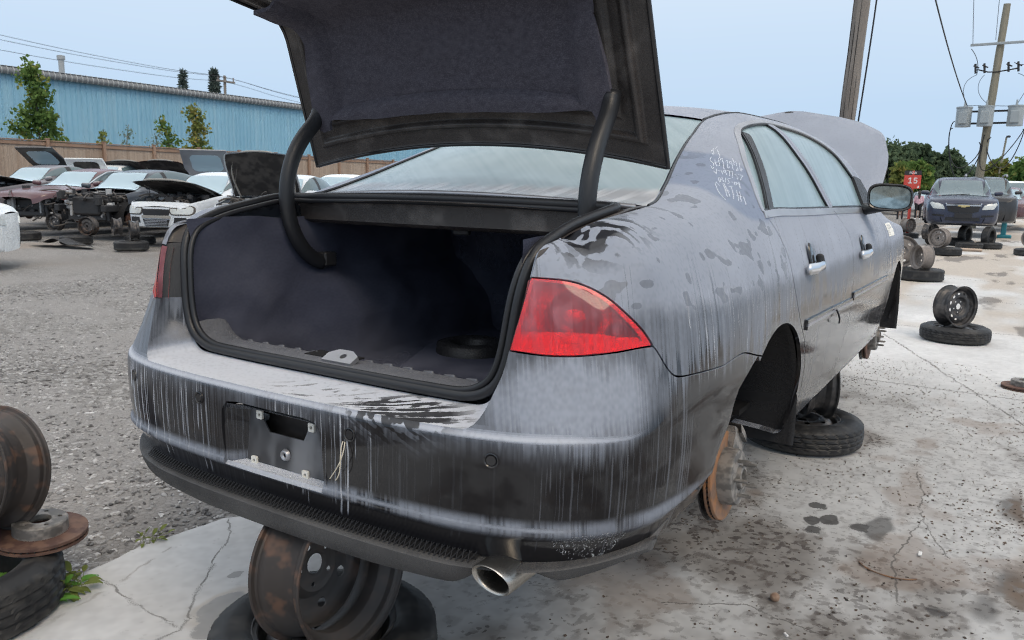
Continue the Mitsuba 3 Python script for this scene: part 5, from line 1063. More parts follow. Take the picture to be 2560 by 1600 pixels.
def engine_bay(put, c, xw0, stripped, seed):
    r = np.random.default_rng(seed); h = c.h; w = c.W/2; items = {'engine_block': [], 'bay_part': [], 'bay_pipe': [], 'light_part': []}
    items['engine_block'] += [bx((.55, .75, .42), (xw0+.55, .05, .60), .04), bx((.40, .5, .10), (xw0+.5, .1, .85), .03), bx((.9, .14, .16), (xw0+.5, w*.72, .55), .02), bx((.9, .14, .16), (xw0+.5, -w*.72, .55), .02), bx((.12, w*1.3, .30), (xw0+.1, 0, .75), .02)]
    for i in range(26):
        p = (xw0+r.uniform(.15, 1.0), r.uniform(-w*.75, w*.75), r.uniform(.66, .88)); s_ = r.uniform(.05, .2, 3); (items['bay_part'] if r.random() < .7 else items['light_part']).append(bx(tuple(s_), p, .012) if r.random() < .6 else cyl(p, (p[0], p[1], p[2]+s_[2]*.8), s_[0]*.5, n=12))
    for i in range(16):
        p = np.array([xw0+r.uniform(.2, 1.0), r.uniform(-w*.7, w*.7), r.uniform(.7, .88)]); q = p+r.normal(0, .22, 3)*[1, 1.4, .25]; m_ = (p+q)/2+[0, 0, .06]; items['bay_pipe'].append(tube(smooth_path([p, m_, q], 8), r.uniform(.008, .026), 7))
    if stripped:
        x = h-.42
        items['bay_part'] += [bx((.05, 1.10, .09), (x, 0, .72), .015), bx((.06, .80, .40), (x-.06, -.02, .45), .01), bx((.10, 1.0, .12), (x+.02, 0, .33), .02), bx((.10, .10, .5), (x-.02, .52, .50), .015), bx((.10, .10, .5), (x-.02, -.52, .50), .015)]
        items['light_part'] += [bx((.10, .05, .42), (x+.03, .40, .55), .01), bx((.08, .07, .34), (x+.03, -.44, .52), .01), bx((.12, .16, .14), (x, -.56, .58), .03), bx((.1, .14, .12), (x, .58, .62), .03)]
        for i in range(34):
            p = (x+r.uniform(-.28, .06), r.uniform(-w*.8, w*.8), r.uniform(.22, .80)); s_ = r.uniform(.03, .16, 3); (items['bay_part'] if r.random() < .75 else items['light_part']).append(bx(tuple(s_), p, .008) if r.random() < .55 else cyl(p, (p[0]+s_[0]*.6, p[1]+s_[1]*.4, p[2]+s_[2]*.6), s_[1]*.35, n=10))
        for i in range(22):
            p = np.array([x+r.uniform(-.2, .1), r.uniform(-w*.8, w*.8), r.uniform(.2, .8)]); q = p+r.normal(0, .22, 3)*[.5, 1.2, .8]; items['bay_pipe'].append(tube(smooth_path([p, (p+q)/2+r.normal(0, .05, 3), q], 8), r.uniform(.006, .02), 6))
        for y in (-1, 1): items['bay_pipe'].append(cyl((x-.55, y*.35, .24), (x-.5, y*.66, .26), .028, n=8)); items['bay_part'].append(bx((.10, .10, .26), (x-.52, y*.62, .40), .02))
    for nm, ms in items.items():
        kk = put(nm, cat(ms), {'engine_block': 'black_plastic', 'bay_part': 'engine_dark', 'bay_pipe': 'engine_mid', 'light_part': 'engine_light'}[nm], 30)
        if nm != 'engine_block': say(kk, kind='stuff')
for nm, col in dict(engine_dark=(.030, .030, .032), engine_mid=(.085, .075, .068), engine_light=(.42, .43, .44)).items(): material(nm, pbr(col, .55))
def dusty(nm, col, seed, rough=.22, dust=(.40, .40, .41), amt=.5):
    def f(p, n, uv): return mix(col, dust, clamp(amt*(smoothstep(.2, .9, n.z)*.9+.35*fbm(p.x*3+seed, p.y*3, p.z*3, 2))))
    material(nm, pbr(mikit.proc(f), rough, coat=.4))
dusty('paint_silver', (.62, .66, .70), 1, amt=.15); dusty('paint_maroon', (.085, .022, .030), 2, amt=.55); dusty('paint_slate', (.035, .045, .062), 3, amt=.35); dusty('paint_mauve', (.11, .10, .115), 4, amt=.7)
dusty('paint_white', (.74, .76, .76), 5, amt=.1); dusty('paint_navy', (.020, .028, .060), 6, amt=.22); dusty('paint_black', (.014, .014, .016), 7, amt=.3); dusty('paint_grey', (.22, .23, .25), 8, amt=.4)
material('car_glass', pbr((.34, .46, .53), .12, spec=.8)); material('side_glass', pbr((.10, .145, .16), .08, spec=.7)); material('hood_under', pbr(mikit.proc(lambda p, n, uv: mix((.028, .026, .026), (.070, .064, .060), smoothstep(.35, .75, fbm(p.x*7, p.y*7, p.z*7, 3)))), .9)); material('hood_edge', pbr((.30, .29, .27), .6))
material('lamp_clear', pbr((.60, .63, .62), .12, coat=.8)); material('lamp_orange', pbr((.75, .25, .06), .2, coat=.6)); material('grille_black', pbr((.018, .018, .02), .4))
def car_model(hatch=False, **k):
    c = Car(hatch=hatch, **k); c.is_hatch = hatch; c.cow, c.wst, c.re, c.bb, c.belt, c.deck, c.nose = k.get('cowl', 1.02), k.get('ws_top', .22), k.get('roof_end', -1.0), k.get('back_base', -1.72), k.get('belt', .93), k.get('deck', 1.02), k.get('nose', .70); return c
AZ = lambda d: math.radians(d)
def place_front(front_xy, az, c): return mat((front_xy[0]-math.cos(az)*c.h, front_xy[1]-math.sin(az)*c.h, 0), az)
def slats(y0, y1, z0, z1, n): return [[(y0, z0+(z1-z0)*(i+.15)/n), (y1, z0+(z1-z0)*(i+.15)/n), (y1, z0+(z1-z0)*(i+.6)/n), (y0, z0+(z1-z0)*(i+.6)/n)] for i in range(n)]
sed, hat = car_model(), car_model(hatch=True, L=4.2, roof_end=-1.35, H=1.48, belt=.95, deck=1.0)
big = car_model(L=4.85, W=1.83, cowl=1.12, ws_top=.30, H=1.46, nose=.74, belt=.96, deck=1.05, back_base=-1.8)
GL = 'cars parked in the row left of the sedan'
# silver sedan with its hood up
P0 = (7.55, 14.35)
s = build_car('parked_car', 'silver sedan with open hood and bare front grille, fourth car of the left row', place_front((7.74, 13.82), AZ(200), sed), 'paint_silver', sed, hood=AZ(23), lift=.15, axle=(1.30, -1.30))
put, drape, k = s['put'], s['drape'], s['k']
for y in (-1, 1):
    put('headlight_frame', drape(rounded(.47, .21, .09, (y*.56, .610)), .010), 'engine_mid'); put('headlight', drape(rounded(.42, .17, .07, (y*.56, .615)), .022), 'lamp_clear'); put('fog_opening', drape([(y*.40, .34), (y*.66, .36), (y*.66, .46), (y*.42, .46)], .006), 'grille_black')
put('upper_grille', drape([(-.30, .50), (.30, .50), (.36, .68), (-.36, .68)], .010), 'grille_black')
g = put('lower_grille', drape([(-.27, .28), (.27, .28), (.32, .42), (-.32, .42)], .010), 'grille_black')
for q in slats(-.27, .27, .29, .42, 4): put('slat', drape(q, .018, .012), 'dull_chrome', 40, g)
put('bumper_bar', drape([(-.34, .44), (.34, .44), (.34, .50), (-.34, .50)], .016), 'hood_edge'); put('side_marker', bx((.12, .02, .05), (1.72, .855, .46), .006), 'lamp_orange')
emb = cat(bx((.02, .03, .10), (2.29, -.045, .60)), bx((.02, .03, .10), (2.29, .045, .60)), bx((.02, .09, .025), (2.29, 0, .60))); put('emblem_bracket', emb, 'black_plastic')
# dark slate hatchback, its nose stripped
build_car('parked_car', 'dark slate car with stripped nose and bare radiator, third car of the left row', place_front((7.45, 16.45), AZ(198), hat), 'paint_slate', hat, front=('cut', 1.42), lift=.17, skip=('hood',), axle=(1.22, -1.28))
s = build_car('parked_car', 'maroon sedan without bumper or headlights, second car of the left row', place_front((7.2, 18.6), AZ(197), big), 'paint_maroon', big, front=('low', 1.75), lift=.20)
s['put']('chrome_strip', tube([(1.02, .83, 1.02), (.6, .76, 1.22), (.2, .69, 1.36), (-.4, .66, 1.40)], .016, 6), 'chrome', True)
build_car('parked_car', 'dusty mauve grey sedan at the far left, partly hidden by the maroon sedan', place_front((7.44, 21.33), AZ(196), big), 'paint_mauve', big, lift=.30, hood=AZ(16))
s = build_car('parked_car', 'silver car with pale edged hood raised high behind the left hinge arm', place_front((8.45, 11.9), AZ(206), sed), 'paint_silver', sed, hood=AZ(66), lift=.12)
# white car at the left edge, front towards the right
wht = car_model(L=4.6, W=1.82, H=1.60, belt=1.02, nose=.86, cowl=1.15, ws_top=.35, deck=1.1)
s = build_car('parked_car', 'white car at the left edge with orange tipped headlight', place_front((3.86, 11.78), AZ(-38), wht), 'paint_white', wht, lift=.0, wheels=True, axle=(1.38, -1.35), wheel_r=.35)
for y in (-1, 1): hk = s['put']('headlight', s['drape'](Polygon([(y*.42, .66), (y*.74, .72), (y*.86, .86), (y*.70, .84), (y*.48, .75)]).buffer(.01), .014), 'lamp_clear'); s['put']('turn_lamp', s['drape']([(y*.76, .80), (y*.83, .82), (y*.84, .86), (y*.78, .85)], .022), 'lamp_orange', 40, hk)
# second row in front of the fence
R2 = 'cars of the second row, standing before the wooden fence'
def bp(px, depth): return px
build_car('parked_car', 'black hatchback with its rear hatch lifted, before the fence at the far left', mat((12.1, 24.3, 0), AZ(20)), 'paint_black', hat, R2, trunk=AZ(72), lift=.24)
build_car('parked_car', 'white car with raised trunk lid before the fence', mat((12.7, 22.7, 0), AZ(20)), 'paint_white', sed, R2, trunk=AZ(75), lift=.42)
build_car('parked_car', 'car with raised grey hood before the fence', mat((13.9, 22.6, 0), AZ(200)), 'paint_grey', sed, R2, hood=AZ(40), lift=.42)
build_car('parked_car', 'maroon car with raised hood before the fence', mat((14.0, 20.9, 0), AZ(200)), 'paint_maroon', sed, R2, hood=AZ(42), lift=.40)
build_car('parked_car', 'grey hatchback with lifted rear window before the fence', mat((13.7, 19.3, 0), AZ(35)), 'paint_grey', hat, R2, trunk=AZ(84), lift=.10)
build_car('parked_car', 'white car roof seen beside the sedan, left of its rear window', mat((15.4, 16.0, 0), AZ(200)), 'paint_white', sed, R2, lift=.22)
# navy sedan facing us on the right, standing on rims
nav = car_model(L=4.6, W=1.80, H=1.55, belt=.97, nose=.80, cowl=1.05, ws_top=.30, deck=1.06)
s = build_car('parked_car', 'navy blue sedan facing the camera on the right, golden cross emblem on its grille', place_front((22.45, -.36), AZ(186), nav), 'paint_navy', nav, lift=.40, glass='navy_glass', discs=False)
material('navy_glass', pbr((.17, .225, .25), .1, spec=.7)); material('gold', pbr((.75, .60, .28), .25, metallic=.8))
put, drape, k = s['put'], s['drape'], s['k']
for y in (-1, 1):
    put('headlight', drape(Polygon([(y*.46, .64), (y*.72, .66), (y*.80, .78), (y*.74, .84), (y*.50, .74)]).buffer(.012), .014), 'lamp_clear'); put('side_marker', bx((.05, .03, .05), (2.05, y*.80, .48), .005), 'lamp_orange')
    put('bumper_slot', drape([(y*.45, .43), (y*.74, .45), (y*.74, .49), (y*.45, .48)], .012), 'grille_black')
gr = put('grille', drape([(-.40, .72), (-.36, .585), (-.22, .54), (.22, .54), (.36, .585), (.40, .72)], .012), 'grille_black')
put('grille_frame', tube(smooth_path([(2.295, y, z) for y, z in [(-.42, .80), (-.42, .72), (-.37, .58), (-.22, .525), (.22, .525), (.37, .58), (.42, .72), (.42, .80)]], 40), .016, 6), 'chrome', True, gr); put('grille_bar', drape([(-.42, .725), (.42, .725), (.42, .765), (-.42, .765)], .022), 'chrome', 40, gr); put('upper_grille', drape([(-.41, .765), (.41, .765), (.38, .81), (-.38, .81)], .012), 'grille_black', 40, gr)
em = Polygon([(-.14, .715), (-.055, .715), (-.062, .69), (.05, .69), (.058, .715), (.14, .715), (.155, .765), (.068, .765), (.075, .795), (-.045, .795), (-.052, .765), (-.125, .765)]); put('emblem', drape(em, .038, .02), 'gold', 40, gr)
put('plate_holder', drape([(-.20, .40), (.22, .40), (.22, .53), (-.20, .53)], .03), 'black_plastic'); put('lower_intake', drape([(-.42, .33), (.42, .33), (.40, .42), (-.40, .42)], .012), 'grille_black'); put('lower_lip', bx((.06, 1.5, .04), (2.22, 0, .215), .01), 'black_plastic')
put('wiper', tube([(1.06, -.5, 1.005), (.98, .2, 1.05)], .012, 5), 'black_plastic', True)
# ---------------------------------------------------------------- building, fence, poles, wires, sign, trees, people
for nm, c0, c1, sc in (('wood_board', (.29, .215, .165), (.44, .36, .29), 5), ('wood_rail', (.25, .155, .11), (.36, .25, .185), 6), ('pole_wood', (.13, .115, .105), (.30, .275, .25), 8), ('pole_wood_far', (.20, .185, .14), (.31, .29, .23), 8)):
    material(nm, pbr(mikit.proc(lambda p, n, uv, c0=c0, c1=c1, sc=sc: mix(c0, c1, clamp(.65*fbm((p.x+p.y*.7)*sc*5, p.z*.9, 3, octaves=3)+.5*cell_rand(dr.floor(p.x*7.1))-.1))), .85))
material('blue_sheet', pbr(mikit.proc(lambda p, n, uv: mix(mix((.21, .42, .56), (.26, .48, .62), fbm(p.x*.5, p.z*.4, 1, octaves=3)), (.33, .52, .62), smoothstep(.5, .75, fbm(p.x*7, p.z*.3, 2, octaves=2))*.35)), .5))
material('pale_metal', pbr((.36, .38, .39), .5, metallic=.3)); material('eave_metal', pbr((.17, .18, .19), .6))
BY, X0, X1 = 43.5, 6.0, 78.0
bd = thing('blue_warehouse', 'long blue ribbed metal warehouse behind the wooden fence, with pale corrugated eave', 'building')
prof = [(0, 0), (.045, 0), (.065, .045), (.10, .045), (.12, 0), (.30, 0), (.345, 0), (.365, .045), (.40, .045), (.42, 0), (.60, 0), (.645, 0), (.665, .045), (.70, .045), (.72, 0), (.895, 0)]
zt = 6.95
def sheet(x): 
    v = [(x+a, BY-b, z) for a, b in prof for z in (-.1, zt)]; return tri(v, [t for i in range(len(prof)-1) for t in ([2*i, 2*i+2, 2*i+1], [2*i+1, 2*i+2, 2*i+3])])
for i in range(80): add(f'{bd}__wall_panel', sheet(X0+.9*i), 'blue_sheet')
add(f'{bd}__back_wall', bx((X1-X0, .1, zt), ((X0+X1)/2, BY+.16, zt/2-.06)), 'blue_sheet')
add(f'{bd}__roof', tri([(X0, BY-.30, zt+.12), (X1, BY-.30, zt+.12), (X1, BY+26, zt+2.0), (X0, BY+26, zt+2.0)], [[0, 1, 2], [0, 2, 3]]), 'pale_metal')
ev = Grid([[(x, BY-.30+.05*(1-math.cos(a))-.14*math.sin(a), zt-.28+.42*(a/PI)) for a in np.linspace(0, PI, 7)] for x in np.linspace(X0, X1, 3)]); ek = add(f'{bd}__eave', cat(ev.region(), ev.region(flip=True)), 'eave_metal', True)
for x in np.arange(15, 48, .30): add(f'{ek}__corrugation', tube([(x, BY-.30+.05*(1-math.cos(a))-.145*math.sin(a), zt-.28+.42*(a/PI)) for a in np.linspace(0, PI, 6)], .036, 5, caps=False), 'pale_metal', True)
add(f'{bd}__vent_pipe', cat(cyl((22.67, BY+.9, zt), (22.67, BY+.9, zt+1.05), .15, n=16), lathe([(.21, 0), (.21, .22), (.0, .26)], 16).apply_translation((22.67, BY+.9, zt+.98))), 'pale_metal', 30)
# board fence
FY, fz = 29.0, 2.74
fn = thing('board_fence', 'tall weathered wooden board fence behind the parked cars', 'fence')
r = np.random.default_rng(5); x = 9.0; bays = []
bvar = []
while x < 33:
    w = .138; hgt = fz-.10-.02*r.random()
    b = bx((w, .022, hgt), (x+w/2, FY+.02+.006*r.random(), hgt/2), .003); add(f'{fn}__board', b, 'wood_board'); x += w+.004
for x in np.arange(9.2, 33, 2.15):
    k = add(f'{fn}__post', bx((.115, .115, fz+.06), (x, FY-.06, (fz+.06)/2), .008), 'wood_rail'); add(f'{k}__post_cap', bx((.15, .15, .03), (x, FY-.06, fz+.075), .008), 'wood_rail')
    add(f'{fn}__rail', bx((2.02, .04, .14), (x+1.075, FY-.022, fz-.10), .005), 'wood_rail'); add(f'{fn}__cap_rail', bx((2.03, .13, .035), (x+1.075, FY-.02, fz+.0), .005), 'wood_rail'); add(f'{fn}__lower_rail', bx((2.02, .04, .09), (x+1.075, FY-.022, .5), .005), 'wood_rail')
# trees and shrubs
def leaf_mat(nm, a, b, c=None):
    f = lambda p, n, uv: mix(mix(a, b, clamp(fbm(p.x*1.3, p.y*1.3, p.z*1.3, 2)*1.6-.3)), c or b, dr.select(cell_rand(dr.floor(p.x*3.3), dr.floor(p.y*3.3), dr.floor(p.z*3.3)) > .86, .8, 0.))
    scene[nm] = {'type': 'principledthin', 'base_color': mikit.proc(f), 'roughness': .6, 'diff_trans': .5, 'spec_trans': 0.0}
leaf_mat('leaf_green', (.075, .145, .045), (.17, .25, .075), (.28, .29, .09)); leaf_mat('leaf_yellowish', (.13, .19, .06), (.27, .28, .09), (.40, .32, .10)); leaf_mat('leaf_dark', (.075, .115, .075), (.135, .185, .105)); leaf_mat('leaf_pale', (.14, .20, .16), (.20, .26, .19)); leaf_mat('leaf_weed', (.10, .27, .05), (.20, .40, .09))
leaf_mat('needle_hazed', (.09, .125, .115), (.13, .165, .15))  # distance haze put into the needle colour, so it is paler
def leaves(P, size, seed, asp=.75, droop=.3):
    r = np.random.default_rng(seed); m = len(P); s = size*r.uniform(.6, 1.3, (m, 1)); a = r.normal(0, 1, (m, 3)); a[:, 2] -= droop; a /= np.linalg.norm(a, axis=1, keepdims=True); b = np.cross(a, r.normal(0, 1, (m, 3))); b /= np.linalg.norm(b, axis=1, keepdims=True)
    n_ = np.cross(a, b)
    v = np.stack([P, P+(a*.45+b*asp*.5+n_*.10)*s, P+a*s, P+(a*.45-b*asp*.5+n_*.10)*s], 1).reshape(-1, 3); i = np.arange(m)[:, None]*4
    return tri(v, np.vstack([i+[[0, 1, 2]], i+[[0, 2, 3]]]))
def sapling(label, base, h, w, seed, leaf='leaf_green', n=3200, size=.17, cat_='tree', lean=0.0, name='young_tree', trunk_r=.05, group=None, shape='poplar'):
    r = np.random.default_rng(seed); k = thing(name, label, cat_, group); base = np.array(base, float); T_, L_ = [], []
    top = base+[lean*h, 0, h]; sp = smooth_path([base, base*.5+top*.5+[r.normal(0, .06*h), 0, 0], top], 14); T_.append(tube(sp, np.linspace(trunk_r, .012, 14), 7)); nb = 26 if shape != 'wisp' else 16
    for i in range(nb):
        t = (i+.6)/nb; p0 = sp[int(t*13)]; az = i*2.4+r.normal(0, .4); prof = {'poplar': np.interp(t, [0, .12, .3, .6, .85, 1], [.75, 1.0, .80, .55, .40, .12]), 'wisp': .5, 'cone': 1.05-t}[shape]; L = w*prof*r.uniform(.7, 1.2); up = r.uniform(.2, .9)
        p1 = p0+np.array([math.cos(az)*L, math.sin(az)*L, L*up]); m = (p0+p1)/2+[0, 0, .08*L]; br = smooth_path([p0, m, p1], 7); T_.append(tube(br, np.linspace(.018, .005, 7), 4, caps=False))
        cnt = int(n/nb*(.5+L/w)); q = r.random(cnt)**.6; L_.append(np.stack([np.interp(q, np.linspace(0, 1, 7), br[:, c]) for c in range(3)], 1)+r.normal(0, .085*w+.05, (cnt, 3))*[1, 1, .9])
    cnt = int(n*.12); q = r.random(cnt); L_.append(np.stack([np.interp(q, np.linspace(0, 1, 14), sp[:, c]) for c in range(3)], 1)+r.normal(0, .08*w, (cnt, 3)))
    add(f'{k}__trunk', cat(T_), 'pole_wood', True); add(f'{k}__crown', leaves(np.vstack(L_), size, seed), leaf); return k
sapling('bushy young green tree growing against the blue warehouse at the far left', (16.2, 35.0, 0), 6.4, 1.45, 1, n=3600, size=.20)
sapling('yellowish young tree growing against the blue warehouse, right of the bushy green one', (24.3, 35.0, 0), 5.3, 1.15, 2, leaf='leaf_yellowish', n=1900, size=.20)
sapling('low side shoot left of the yellowish young tree', (22.2, 35.0, 0), 4.5, .95, 3, leaf='leaf_green', n=900, size=.19)
sapling('small yellow green shrub rising above the fence', (18.4, 33.5, 0), 3.6, .45, 4, leaf='leaf_yellowish', n=700, size=.15, cat_='shrub', name='shrub')
sapling('thin grey green wispy shrub above the fence, left', (19.6, 33.5, 0), 3.9, .55, 5, leaf='leaf_pale', n=260, size=.12, cat_='shrub', name='shrub', shape='wisp')
sapling('thin grey green wispy shrub above the fence, right', (20.9, 33.5, 0), 3.6, .7, 6, leaf='leaf_pale', n=320, size=.12, cat_='shrub', name='shrub', shape='wisp')
sapling('dry pale grass tuft above the fence at the left edge', (12.6, 33.0, 0), 3.4, .7, 7, leaf='leaf_yellowish', n=300, size=.14, cat_='shrub', name='shrub', shape='wisp')
def conifer(label, base, h, w, seed, n=2600):
    r = np.random.default_rng(seed); k = thing('conifer', label, 'tree'); base = np.array(base, float); t = r.random(n)**.8; a = r.uniform(0, 2*PI, n); tier = .75+.25*np.sin(t*46); rad = w*(1.02-t)*tier*np.sqrt(r.random(n)); P = base+np.stack([rad*np.cos(a), rad*np.sin(a), h*(.25+.75*t)-.25*rad], 1)
    add(f'{k}__trunk', cyl(base, base+[0, 0, h*.98], .16, .03, n=7), 'pole_wood', True); add(f'{k}__crown', leaves(P, .55, seed, asp=.35, droop=.2), 'needle_hazed')
conifer('dark conifer far behind the warehouse roof, beside the far utility pole', (63.5, 84.5, 0), 14.9, 2.9, 1, 4200); conifer('thin grey conifer far behind the warehouse roof, left of the dark one', (60.5, 86.5, 0), 14.6, 1.9, 2, 1100); conifer('small conifer tip above the warehouse roof, at the trunk lid edge', (70.5, 68.5, 0), 12.2, 1.5, 3, 1200)
def big_tree(label, base, h, w, seed, leaf, n=5200, size=.55, group=None):
    r = np.random.default_rng(seed); k = thing('broadleaf_tree', label, 'tree', group); base = np.array(base, float); L_, T_ = [], [cyl(base, base+[0, 0, h*.6], .28, .12, n=8)]; nl = 26
    for i in range(nl):
        a, t = r.uniform(0, 2*PI), r.random(); c = base+np.array([math.cos(a)*w*.62*math.sqrt(r.random()), math.sin(a)*w*.62*math.sqrt(r.random()), h*(.30+.58*t)]); c[:2] = base[:2]+(c[:2]-base[:2])*(1.25-.75*t); rr = w*r.uniform(.22, .40); m = n//nl; d = r.normal(0, 1, (m, 3)); d /= np.linalg.norm(d, axis=1, keepdims=True); L_.append(c+d*rr*(r.random((m, 1))**.33)*[1, 1, .8]); T_.append(cyl(base+[0, 0, h*.4], c, .09, .03, n=5))
    add(f'{k}__trunk', cat(T_), 'pole_wood', True); add(f'{k}__crown', leaves(np.vstack(L_), size, seed, asp=.9), leaf)
GT = 'trees at the far end of the yard'
for i, (px_, py_, h, w, lf, lab) in enumerate([(84, 9.0, 6.6, 3.2, 'leaf_dark', 'tall dark green tree right beside the raised bonnet, far away'), (90, 7.3, 7.0, 3.2, 'leaf_dark', 'broad dark tree, highest of the clump behind the row sign'), (92, 4.9, 6.3, 3.0, 'leaf_dark', 'dark round tree at the right end of the tall clump'), (74, 5.9, 4.5, 2.0, 'leaf_green', 'lower mid green bush in front of the dark clump'), (70, 6.4, 4.0, 1.2, 'leaf_yellowish', 'small yellowish tree just left of the row sign'),
        (135, 6.6, 7.0, 4.0, 'leaf_pale', 'pale distant tree between the dark clump and the utility pole'), (128, 3.0, 5.8, 3.2, 'leaf_pale', 'low pale distant tree behind the navy car roof'), (88, -.3, 4.9, 2.2, 'leaf_yellowish', 'yellowish low tree right of the utility pole foot'), (84, -2.4, 5.0, 2.4, 'leaf_green', 'green low tree at the right edge of the photo'), (110, 11.5, 8.5, 4, 'leaf_dark', 'dark tree hidden mostly by the raised bonnet')]):
    big_tree(lab, (px_, py_, 0), h, w, 20+i, lf, n=4200 if i < 4 else 2600, size=.50)
far_hedge = [big_tree('low tree of the distant line left of the sedan', (60+i*9, 60+i*3, 0), 6, 4, 60+i, 'leaf_dark', n=1200, size=.8, group=None) for i in range(0)]
# wooden poles and wires
def pole(label, base, top, r0, r1, bsdf, name='utility_pole'):
    k = thing(name, label, 'utility pole'); n = 30; p = np.linspace(base, top, 26); m = tube(p, np.linspace(r0, r1, 26)*(1+.03*np.sin(np.arange(26)*1.7)), 24); add(f'{k}__shaft', m, bsdf, 60); return k
pk = pole('thick grey wooden pole rising just behind the raised bonnet', (12.50, 1.20, 0), (12.95, .92, 9.5), .138, .124, 'pole_wood')
add(f'{pk}__bolt', cyl((12.5, .93, 5.0), (12.4, .88, 5.0), .03, n=8), 'black_plastic'); 
for i, (a, z0, z1) in enumerate([(2.2, 1.5, 5.2), (2.8, 2.5, 4.3), (3.3, 2.8, 5.4), (3.8, 2.0, 3.4)]):
    t0, t1 = z0/9.5, z1/9.5; c0, c1 = np.array([12.5+.45*t0, 1.2-.28*t0, z0]), np.array([12.5+.45*t1, 1.2-.28*t1, z1]); d = np.array([math.cos(a), math.sin(a), 0])*.136; add(f'{pk}__crack', tube(smooth_path([c0+d, (c0+c1)/2+d*1.0+[.006, 0, 0], c1+d*.985], 12), [.001]+[.006]*10+[.001], 5), 'deep_black', True)
cab = smooth_path([(12.95, .74, 9.3), (12.86, .80, 6.5), (12.75, .86, 4.2), (12.70, .96, 2.4), (12.66, 1.0, .4)], 40); add(f'{pk}__cable', tube(cab, .014, 6), 'black_rubber', True)
UB, UT = np.array([37.77, -.32, 0.0]), np.array([37.75, -.36, 9.55])
uk = pole('leaning utility pole with three grey transformers on the right', (37.8, -.05, 0), (37.72, -.42, 9.35), .185, .135, 'pole_wood_far')
def up(z): t = z/9.35; return np.array([37.8-.08*t, -.05-.37*t, z])
U_ = lambda z, dy, dx=0: up(z)+np.array([dx, dy, 0])
add(f'{uk}__crossarm', bx((.09, 2.5, .10), U_(7.75, -.15, -.2), .01), 'transformer_grey'); add(f'{uk}__bracket', tube([U_(6.75, .72, -.1), U_(6.62, .3, -.1), U_(6.60, 0, -.15), U_(6.66, -.4, -.1), U_(6.72, -.78, -.1)], .03, 6), 'black_plastic', True)
for dy in (.75, .42, -.45, -.8): add(f'{uk}__cutout_fuse', cat(cyl(U_(6.58, dy, -.15), U_(6.98, dy+.06, -.15), .045, n=8), cyl(U_(6.8, dy-.1, -.15), U_(6.9, dy+.12, -.2), .03, n=6)), 'black_plastic', True)
for dy in (.92, .10, -.98):
    c = U_(4.35, dy, -.25 if dy != .1 else -.42); k = add(f'{uk}__transformer', cat(cyl(c, c+[0, 0, .78], .30, n=22), cyl(c+[0, 0, .78], c+[0, 0, .84], .32, n=22)), 'transformer_grey', 30); add(f'{k}__bushing', cyl(c+[0, 0, .84], c+[0, 0, 1.08], .05, .03, n=8), 'transformer_grey', 30); add(f'{k}__control_box', bx((.16, .34, .5), c+[-.30, .02, .36], .02), 'transformer_grey', 30)
material('transformer_grey', pbr((.33, .37, .39), .45)); add(f'{uk}__mount_bar', bx((.08, 1.7, .08), U_(5.0, -.03, -.1)), 'black_plastic'); add(f'{uk}__mount_bar', bx((.08, 1.7, .08), U_(4.5, -.03, -.1)), 'black_plastic')
def loop_(pts, r=.014): add(f'{uk}__lead_wire', tube(smooth_path([U_(*q) for q in pts], 22), r, 5), 'black_rubber', True)
loop_([(4.6, 1.25, -.3), (3.4, 1.3, -.3), (2.6, .8, -.3), (2.9, .35, -.2), (3.7, .2, -.2)], .022); loop_([(4.3, 1.28, -.3), (2.9, 1.2, -.3), (2.1, .7, -.3), (2.6, .3, -.2), (3.6, .1, -.2)], .022); loop_([(4.6, -1.35, -.3), (3.3, -1.2, -.3), (2.6, -.7, -.3), (2.9, -.35, -.2), (3.9, -.2, -.2)], .022); loop_([(4.2, -1.3, -.3), (3.0, -.7, -.3), (2.5, -.1, -.3), (3.2, .1, -.2), (4.0, .05, -.2)], .02)
loop_([(7.6, 1.05, -.2), (6.95, .72, -.2), (6.5, .70, -.2)]); loop_([(6.5, .72, -.2), (6.0, 1.1, -.25), (5.5, 1.0, -.25), (5.3, .92, -.25)], .011); loop_([(6.5, .4, -.2), (5.9, .55, -.3), (5.5, .35, -.35), (5.3, .12, -.4)], .011); loop_([(7.6, -1.2, -.2), (6.9, -1.15, -.2), (6.85, -.8, -.2), (6.95, -.6, -.2)]); loop_([(6.5, -.8, -.2), (6.0, -1.2, -.25), (5.6, -1.1, -.25), (5.3, -.98, -.25)], .011); loop_([(5.25, .9, -.3), (5.2, .1, -.4), (5.15, -.95, -.3)], .011)
def wire(label, pts, r, group=None): k = thing('power_line', label, 'power line', group); scene[k] = mikit.ply(tube(smooth_path(pts, 60), r, 5), 'black_rubber', True)
def span(a, b, sag, n=9): a, b = np.array(a, float), np.array(b, float); t = np.linspace(0, 1, n)[:, None]; return a+(b-a)*t-np.array([0, 0, 1])*sag*4*t*(1-t)
wire('thick dark line running down to the left transformer on the right', span(U_(5.2, .85, -.3), (10.2, 1.15, 9.0), .55), .022); wire('thin line to the left end of the crossarm', span(U_(7.8, 1.02, -.2), (16, .05, 12.5), .5), .012); wire('thin line to the middle of the crossarm, beside the pole top', span(U_(7.9, .2, -.2), (15, -.75, 12.5), .5), .011); wire('thin line passing in front of the pole top to the right crossarm end', span(U_(7.8, -1.3, -.2), (17, -1.1, 12.8), .5), .011)
fk = pole('thin far pole right of the big utility pole foot', (87, .15, 0), (86.9, -.35, 7.0), .10, .08, 'pole_wood_far'); add(f'{fk}__lamp_head', bx((.3, .35, .18), (86.9, -.5, 7.05), .03), 'black_plastic')
